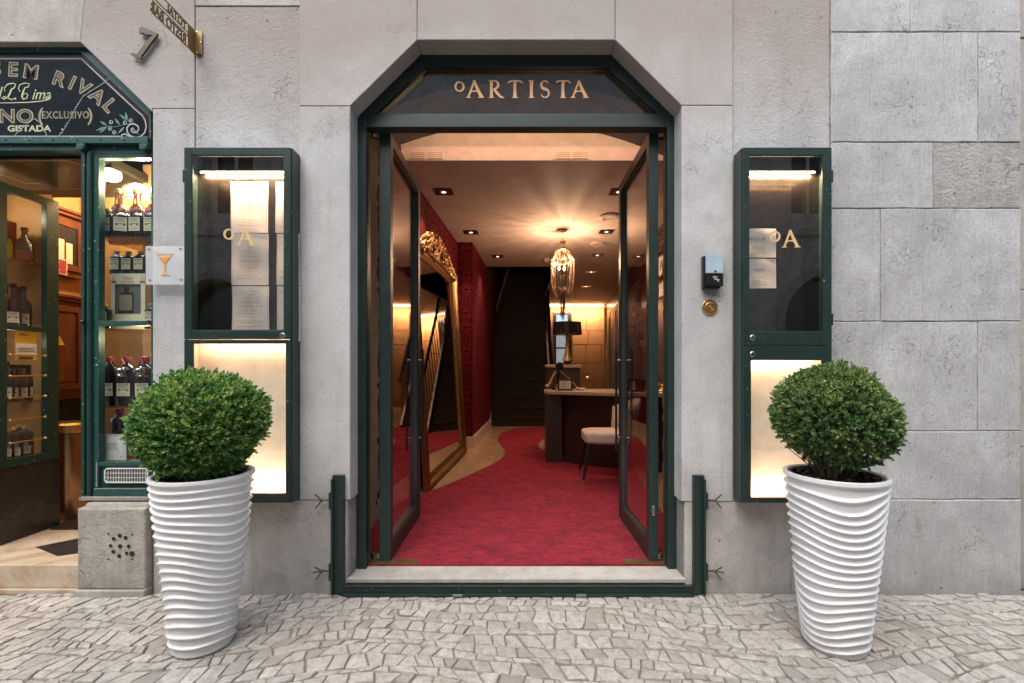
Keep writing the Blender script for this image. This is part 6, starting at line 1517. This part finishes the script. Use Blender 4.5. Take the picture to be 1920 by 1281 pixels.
# tall amber bottles (back of the top shelf)
zsh1 = 2.262
def bx(px, d): return PX(px, d)
tb_ = flat_bottle(0.130, 0.385, 'tall round-shouldered amber bottle second from right on the top shelf, capsule in gold', 'liquor_amber', 'old_brass', True, (bx(258, 3.26), dy(3.26), zsh1), 'tall amber liqueur bottles on the top shelf', 'orange_drink', labh=(0.10, 0.26))
dup(tb_, (bx(224, 3.26), dy(3.26), zsh1), 'tall amber bottle at the left end of the top shelf, beside the lamp'); dup(tb_, (bx(289, 3.26), dy(3.26), zsh1), 'tall amber bottle cut off by the right edge of the shop window')
gfl = 'small flat cherry liqueur bottles in the shop window'
s1 = flat_bottle(0.102, 0.195, 'small flat bottle on the top shelf directly under the lamp', loc=(bx(202, 3.10), dy(3.10), zsh1), group=gfl)
for px, lb_ in ((230, 'small flat bottle with pale neck glare, second on the top shelf'), (258, 'small flat bottle in front of the second amber bottle, price tag on shoulder'), (286, 'small flat bottle cut by the window edge on the top shelf')):
    c = dup(s1, (bx(px, 3.10), dy(3.10), zsh1), lb_, rz=(0.35 if px == 230 else 0))
zbx = 1.665
# gift box with bottle inside
gx0, gx1, gz0, gz1 = PX(208, 3.12), PX(272, 3.12), zbx, PZ(513, 3.12)
gb = thing('gift_box', 'cream gift box with clear window and one bottle, lettered GINJA SEM RIVAL', 'box', ((gx0+gx1)/2, dy(3.15), gz0))
wzx0, wzx1, wz0_, wz1_ = PX(215, 3.12), PX(264, 3.12), PZ(589, 3.12), PZ(533, 3.12); yb_ = dy(3.12)
m = MB().box(gx0, gx1, yb_+0.012, yb_+0.085, gz0, gz1).box(gx0, wzx0, yb_, yb_+0.0118, gz0, gz1).box(wzx1, gx1, yb_, yb_+0.0118, gz0, gz1).box(wzx0, wzx1, yb_, yb_+0.0118, gz0, wz0_).box(wzx0, wzx1, yb_, yb_+0.0118, wz1_, gz1)
part('carton', m, 'label_cream', gb); part('window_back', MB().box(wzx0, wzx1, yb_+0.0105, yb_+0.0119, wz0_, wz1_), 'blue_grey', gb)
part('film', MB().box(wzx0, wzx1, yb_+0.001, yb_+0.0018, wz0_, wz1_), 'bottle_clear', gb)
m = MB(); text(m, 'GINJA', 0.018, (gx0+gx1)/2, yb_-0.0006, PZ(524, 3.12), 'CENTER'); text(m, 'SEM RIVAL', 0.016, (gx0+gx1)/2, yb_-0.0006, PZ(531, 3.12), 'CENTER', sx=0.85)
part('lettering', m, 'label_red', gb)
m = MB()
for s_ in (PX(213, 3.12), PX(267, 3.12)):
    for k in (-1, 1): m.lathe([(0.009, 0), (0.008, 0.0008)], (s_+k*0.008, yb_-0.0002, PZ(529, 3.12)), 10, axis='y'); m.strip([(s_+k*0.008, PZ(529, 3.12)), (s_, PZ(519, 3.12))], 0.002, yb_-0.001, yb_-0.0002)
part('cherry_print', m, 'label_red', gb)
ib = MB().box(PX(221, 3.12), PX(249, 3.12), yb_+0.004, yb_+0.010, PZ(588, 3.12), PZ(548, 3.12)).box(PX(231, 3.12), PX(240, 3.12), yb_+0.004, yb_+0.010, PZ(548, 3.12), PZ(538, 3.12)); part('inner_bottle', ib, 'bottle_clear', gb, bevel=0.002)
part('inner_label', MB().box(PX(223, 3.12), PX(247, 3.12), yb_+0.0025, yb_+0.0035, PZ(582, 3.12), PZ(553, 3.12)), 'label_white', gb)
for px, lb_ in ((219, 'small bottle standing on the gift box, leftmost of three'), (241, 'middle small bottle standing on the gift box'), (264, 'rightmost small bottle standing on the gift box')):
    c = dup(s1, (bx(px, 3.17), dy(3.17), gz1), lb_, scale=(0.82, 0.82, 0.82))
for px, lb_ in ((197, 'small bottle on the middle shelf to the left of the gift box'), (284, 'small bottle on the middle shelf to the right of the gift box')):
    c = dup(s1, (bx(px, 3.10), dy(3.10), zbx), lb_, scale=(0.80, 0.80, 0.84))
# wax-topped decanters
dc1 = flat_bottle(0.122, 0.325, 'dark square decanter with red wax top in the middle of the lower shelf', 'liquor', 'wax_red', False, (bx(239, 3.12), dy(3.12), 1.155), 'wax-topped decanters on the lower shelf', 'bottle_clear', labh=(0.20, 0.46))
dup(dc1, (bx(207, 3.14), dy(3.14), 1.155), 'dark decanter with red wax top at the left of the lower shelf'); dup(dc1, (bx(273, 3.12), dy(3.12), 1.155), 'dark decanter with red wax top beside the shop window edge')
for px, lb_ in ((227, 'shiny glass bauble with red bow between left and middle decanters'), (262, 'shiny glass bauble with red bow between middle and right decanters')):
    t = thing('bauble', lb_, 'ornament', (bx(px, 3.07), dy(3.07), PZ(696, 3.07)), 'glass baubles among the decanters')
    part('ball', MB().sphere((bx(px, 3.07), dy(3.07), PZ(697, 3.07)), 0.036, 20, 14), 'bauble_glass', t, smooth=True)
    part('ribbon', MB().tube([(bx(px-6, 3.06), dy(3.06), PZ(690, 3.07)), (bx(px-1, 3.06), dy(3.06), PZ(684, 3.07)), (bx(px+2, 3.06), dy(3.06), PZ(674, 3.07)), (bx(px+6, 3.06), dy(3.06), PZ(683, 3.07))], 0.006, 6), 'label_red', t, smooth=True)
dup(dc1, (bx(224, 3.2), dy(3.2), 0.805), 'dark decanter standing at the bottom of the shop window behind the card')
cd = thing('printed_card', 'white card printed with a grey ornamental border at the bottom of the shop window', 'card', (bx(212, 3.06), dy(3.06), 0.805))
x0, x1, z0, z1 = PX(186, 3.06), PX(236, 3.06), 0.805, PZ(815, 3.06); yc = dy(3.06)
part('board', MB().box(x0, x1, yc, yc+0.008, z0, z1), 'paper_white', cd)
m = MB(); m.strip([(x0+0.006, z0+0.01), (x0+0.006, z1-0.006), (x1-0.012, z1-0.006), (x1-0.012, z0+0.01)], 0.002, yc-0.0008, yc-0.0002)
xc = (x0+x1)/2-0.002; text(m, 'GINJINHA', 0.012, xc, yc-0.0005, z1-0.068, 'CENTER', sx=0.95); text(m, 'SEM RIVAL', 0.011, xc, yc-0.0005, z1-0.084, 'CENTER', sx=0.9)
m.strip(arc(xc, z0+0.03, 0.055, 0.05, 25, 155, 10), 0.0015, yc-0.0008, yc-0.0002).strip([(xc-0.045, z1-0.098), (xc+0.045, z1-0.098)], 0.0012, yc-0.0008, yc-0.0002)
for a in (x0+0.022, x1-0.028):
    for b in (z1-0.02, z0+0.02): m.strip(arc(a, b, 0.007, 0.007, 0, 300, 8), 0.0018, yc-0.0008, yc-0.0002)
part('print', m, 'dark_steel', cd)
bxr = thing('gift_box', 'red and cream box behind the boxwood in the window corner', 'box', (bx(262, 3.12), dy(3.12), 0.805))
part('carton', MB().box(PX(239, 3.12), PX(283, 3.12), dy(3.12), dy(3.2), 0.805, PZ(800, 3.12)), 'label_red', bxr); part('panel', MB().box(PX(240, 3.119), PX(283, 3.119), dy(3.118), dy(3.1195), 0.83, PZ(840, 3.12)), 'label_cream', bxr)
# side display of the entrance (glazed return on the left)
XR = -3.6
dm = lambda px, X_=XR: X_*F/(px-972)
rd_ = thing('entrance_side_case', 'green glazed case with bottles and brass rods at the side of the shop entrance', 'display case', (XR, 0.5, zst))
y0, y1 = dy(3.245), dy(3.665); z0, z1 = 0.70, 2.70
m = MB().box(XR-0.03, XR+0.012, y1-0.095, y1, z0, z1).box(XR-0.03, XR+0.012, y0-0.12, y0+0.05, z0, z1).box(XR-0.03, XR+0.012, y0+0.05, y1-0.095, z1-0.05, z1).box(XR-0.03, XR+0.012, y0+0.05, y1-0.095, z0, z0+0.06).box(XR-0.03, XR+0.011, y0+0.05, y1-0.095, PZ(621, 3.45), PZ(612, 3.45))
part('frame', m, 'teal_dark', rd_, bevel=0.002)
part('pane', MB().box(XR-0.012, XR-0.008, y0+0.05, y1-0.095, z0+0.06, z1-0.05), 'pane', rd_)
part('plinth', MB().box(XR-0.03, XR+0.002, y0-0.05, y1+0.02, zst, z0-0.001), 'marble_dark', rd_, bevel=0.004)
part('back_board', MB().box(-4.25, -4.22, yS+0.05, y1, zst, z1+0.05).box(-4.22, XR-0.031, y1-0.02, y1, zst, z1+0.05), 'display_wood', rd_)
for z in (2.19, 1.70, 1.16, 0.72): part('shelf', MB().box(-4.2, XR-0.031, yS+0.06, y1-0.022, z-0.012, z), 'bottle_clear' if z > 1 else 'display_wood', rd_)
for k, py in enumerate((666, 705, 745, 786, 827)):
    dz0 = dm(8); dz1_ = dm(80); zz = PZ(py, dm(40)); part('brass_rod', MB().tube([(XR+0.03, dy(dz0), zz), (XR+0.03, dy(dz1_), zz)], 0.0055, 8).sphere((XR+0.03, dy(dz0)+0.01, zz), 0.010, 8, 6).sphere((XR+0.03, dy(dz1_)-0.01, zz), 0.010, 8, 6), 'brass', rd_, smooth=True)
light('side_case_light', 'POINT', (-3.85, dy(3.40), 2.60), 1.5, (1, 0.76, 0.46), rd_, shadow_soft_size=0.03)
light('side_case_light', 'POINT', (-3.70, dy(3.40), 1.60), 0.35, (1, 0.76, 0.46), rd_, shadow_soft_size=0.03)
po = thing('poster', 'yellow and white printed notice on the glass of the entrance side case', 'notice', (XR+0.002, dy(3.45), 1.6))
da_, db_2 = dm(30), dm(70)
part('sheet', MB().box(XR-0.006, XR-0.0035, dy(da_), dy(db_2), PZ(676, 3.47), PZ(622, 3.47)), 'label_yellow', po)
part('white_field', MB().box(XR-0.0033, XR-0.002, dy(da_)+0.001, dy(db_2)-0.001, PZ(665, 3.47), PZ(645, 3.47))
, 'label_white', po)
m = MB()
for k in range(3): m.box(XR-0.0018, XR-0.001, dy(da_)+0.02, dy(db_2)-0.02, PZ(654+k*3, 3.47), PZ(653+k*3, 3.47))
m.box(XR-0.0018, XR-0.001, dy(da_)+0.02, dy(da_)+0.08, PZ(630, 3.47), PZ(628, 3.47)).box(XR-0.0018, XR-0.001, dy(da_)+0.02, dy(db_2)-0.03, PZ(674, 3.47), PZ(669, 3.47))
part('print', m, 'ink', po)
# bottles in the side case, turned towards the entrance
def side_bottle(px, X_, z, w_, h_, lab_, mat='liquor', capm='black', label='label_white', tall=True, lh=(0.12, 0.36)):
    d_ = X_*F/(px-972); t = flat_bottle(w_, h_, lab_, mat, capm, tall, (0, 0, 0), 'bottles in the entrance side case', None, label, lh)
    t.location = (X_, dy(d_), z); t.rotation_euler = (0, 0, radians(50)); return t
b1 = side_bottle(46, -3.75, 2.19, 0.11, 0.28, 'amber brandy bottle with red label on the top shelf of the side case', 'liquor_amber', 'black', 'label_red')
b2 = side_bottle(25, -3.74, 1.70, 0.09, 0.33, 'dark wine bottle with broad white label, left of the pair on the second shelf')
b3 = side_bottle(44, -3.74, 1.70, 0.09, 0.32, 'dark wine bottle with slim white label, right of the pair on the second shelf')
b7 = side_bottle(34, -3.86, 1.70, 0.09, 0.33, 'dark unlit bottle behind the pair on the second shelf')
b4 = side_bottle(24, -3.72, 1.16, 0.085, 0.27, 'black bottle with white crest on the third shelf behind the brass rods')
b5 = side_bottle(42, -3.72, 1.16, 0.085, 0.27, 'black bottle with pale square label on the third shelf behind the brass rods')
b6 = side_bottle(12, -3.72, 1.16, 0.085, 0.29, 'black bottle at the far left of the third shelf')
b8 = side_bottle(27, -3.72, 0.73, 0.095, 0.24, 'squat dark bottle on the bottom shelf, left of the pair', 'liquor', 'cork', 'label_white', False)
b9 = side_bottle(47, -3.72, 0.73, 0.095, 0.24, 'squat dark bottle on the bottom shelf, right of the pair', 'liquor', 'cork', 'label_white', False)
for src, px, X_, z, lb_ in ((b4, 52, -3.80, 1.16, 'dark bottle standing behind the pale-labelled one on the third shelf'), (b4, 33, -3.84, 1.16, 'dark bottle in the back row of the third shelf, between two others'), (b2, 57, -3.86, 1.70, 'dark wine bottle at the right end of the second shelf, back row'),
                            (b2, 10, -3.80, 1.70, 'dark wine bottle at the left edge of the second shelf'), (b9, 37, -3.84, 0.73, 'squat dark bottle between the pair on the bottom shelf, back row'), (b9, 10, -3.74, 0.73, 'squat dark bottle at the left edge of the bottom shelf')):
    dup(src, (X_, dy(X_*F/(px-972)), z), lb_, rz=radians(50))
rb = thing('gift_box', 'tall dark red gift box with arched opening on the top shelf of the side case', 'box', (-3.80, dy(3.49), 2.19))
part('carton', MB().box(-3.86, -3.79, dy(3.44), dy(3.545), 2.191, 2.50), 'label_red', rb); part('arched_recess', MB().prism([(dy(3.46), 2.21), (dy(3.53), 2.21), (dy(3.53), 2.34), (dy(3.515), 2.385), (dy(3.495), 2.40), (dy(3.475), 2.385), (dy(3.46), 2.34)], -3.7895, -3.788, 'x'), 'black', rb); part('bottle', MB().prism([(dy(3.475), 2.211), (dy(3.515), 2.211), (dy(3.515), 2.33), (dy(3.50), 2.37), (dy(3.49), 2.37), (dy(3.475), 2.33)], -3.7878, -3.786, 'x'), 'label_yellow', rb)
# cabinets on the shop's left wall
def wallcab(z0, z1, glass_, label):
    t = thing('wall_cabinet', label, 'cabinet', (-4.0, dy(4.0), z0)); ya, yb2 = dy(3.72), dy(4.27); XF = -3.93
    part('case', MB().box(-4.019, XF, ya, yb2, z0, z1), 'oak', t, bevel=0.003)
    part('cornice', MB().box(-4.019, XF+0.03, ya, yb2+0.015, z1+0.001, z1+0.03).box(-4.019, XF+0.05, ya, yb2+0.02, z1+0.031, z1+0.055), 'oak', t, bevel=0.004)
    fa, fb, fz0, fz1 = ya+0.04, yb2-0.05, z0+0.05, z1-0.04
    dr = part('door', MB().box(XF+0.001, XF+0.02, fa, fa+0.05, fz0, fz1).box(XF+0.001, XF+0.02, fb-0.05, fb, fz0, fz1).box(XF+0.001, XF+0.02, fa+0.05, fb-0.05, fz1-0.05, fz1).box(XF+0.001, XF+0.02, fa+0.05, fb-0.05, fz0, fz0+0.05), 'oak', t, bevel=0.003)
    if glass_:
        part('pane', MB().box(XF+0.008, XF+0.010, fa+0.05, fb-0.05, fz0+0.05, fz1-0.05), 'window_dark', dr)
        cm2 = MB()
        for k in range(4): cm2.box(XF+0.0105, XF+0.0120, fa+0.08+k*0.075, fa+0.14+k*0.075, fz0+0.06, fz0+0.26-0.02*(k % 2))
        part('contents', cm2, 'label_cream', dr)
    else: part('panel', MB().box(XF+0.002, XF+0.010, fa+0.07, fb-0.07, fz0+0.07, fz1-0.07), 'oak', dr, bevel=0.004)
    part('hinge', MB().box(XF+0.021, XF+0.026, fb-0.01, fb+0.004, fz1-0.14, fz1-0.07), 'bronze', t)
    return t
uc_ = wallcab(2.20, 2.72, True, 'upper glazed oak cabinet on the shop wall with red notice below')
lc_ = wallcab(1.165, 1.98, False, 'lower panelled oak cabinet on the shop wall above the waste bin')
fs_ = thing('fire_notice', 'small red framed notice with white words under the upper oak cabinet', 'notice', (-3.9, dy(3.97), 2.2))
part('frame', MB().box(-3.908, -3.902, dy(3.84), dy(4.06), PZ(513, 3.98), PZ(484, 3.98)), 'label_cream', fs_); part('field', MB().box(-3.9018, -3.900, dy(3.85), dy(4.05), PZ(511, 3.98), PZ(486, 3.98)), 'label_red', fs_)
m = MB()
for k, s_ in enumerate(('Central de', 'deteção', 'de incêndio')): text(m, s_, 0.019, -3.8995, dy(3.95), PZ(493+k*7.5, 3.98), 'CENTER', plane='yz', sx=0.72)
part('lettering', m, 'label_white', fs_)
single('red_card', MB().box(-3.908, -3.905, dy(3.74), dy(3.87), PZ(622, 3.9), PZ(598, 3.9)), 'red_card', 'plain red card stuck on the lower oak cabinet door', 'card')
m = MB().prism([(dy(3.96), 1.60), (dy(4.05), 1.60), (dy(4.005), 1.675)], -3.918, -3.915, 'x'); ws_ = single('warning_triangle', m, 'label_yellow', 'yellow triangular warning sticker on the lower oak cabinet door', 'sticker'); 
part('mark', MB().box(-3.9148, -3.914, dy(4.003), dy(4.009), 1.622, 1.65).box(-3.9148, -3.914, dy(4.003), dy(4.009), 1.61, 1.616), 'ink', ws_)
# waste bin
bn = thing('waste_bin', 'round brass waste bin with a green liner inside the shop entrance', 'bin', (-3.74, dy(3.90), zst))
bx_, by_ = -3.76, dy(3.92)
part('drum', MB().lathe([(0.001, 0), (0.155, 0), (0.16, 0.02), (0.162, 0.66), (0.168, 0.665), (0.168, 0.70)], (bx_, by_, zst), 40), 'bin_brass', bn, smooth=True)
part('rim', MB().lathe([(0.166, 0.70), (0.176, 0.71), (0.172, 0.765), (0.15, 0.78), (0.135, 0.775), (0.135, 0.72)], (bx_, by_, zst), 40), 'brass', bn, smooth=True)
part('liner', MB().lathe([(0.001, 0.735), (0.08, 0.73), (0.134, 0.77)], (bx_, by_, zst), 24), 'bag_green', bn, smooth=True)
single('dado', MB().box(-4.018, -4.0, dy(3.72), dy(4.29), zst, 1.13).box(-3.99, -2.9, dy(4.28), dy(4.298), zst, 0.62), 'marble_dark', 'dark marble dado at the foot of the shop walls', 'dado')
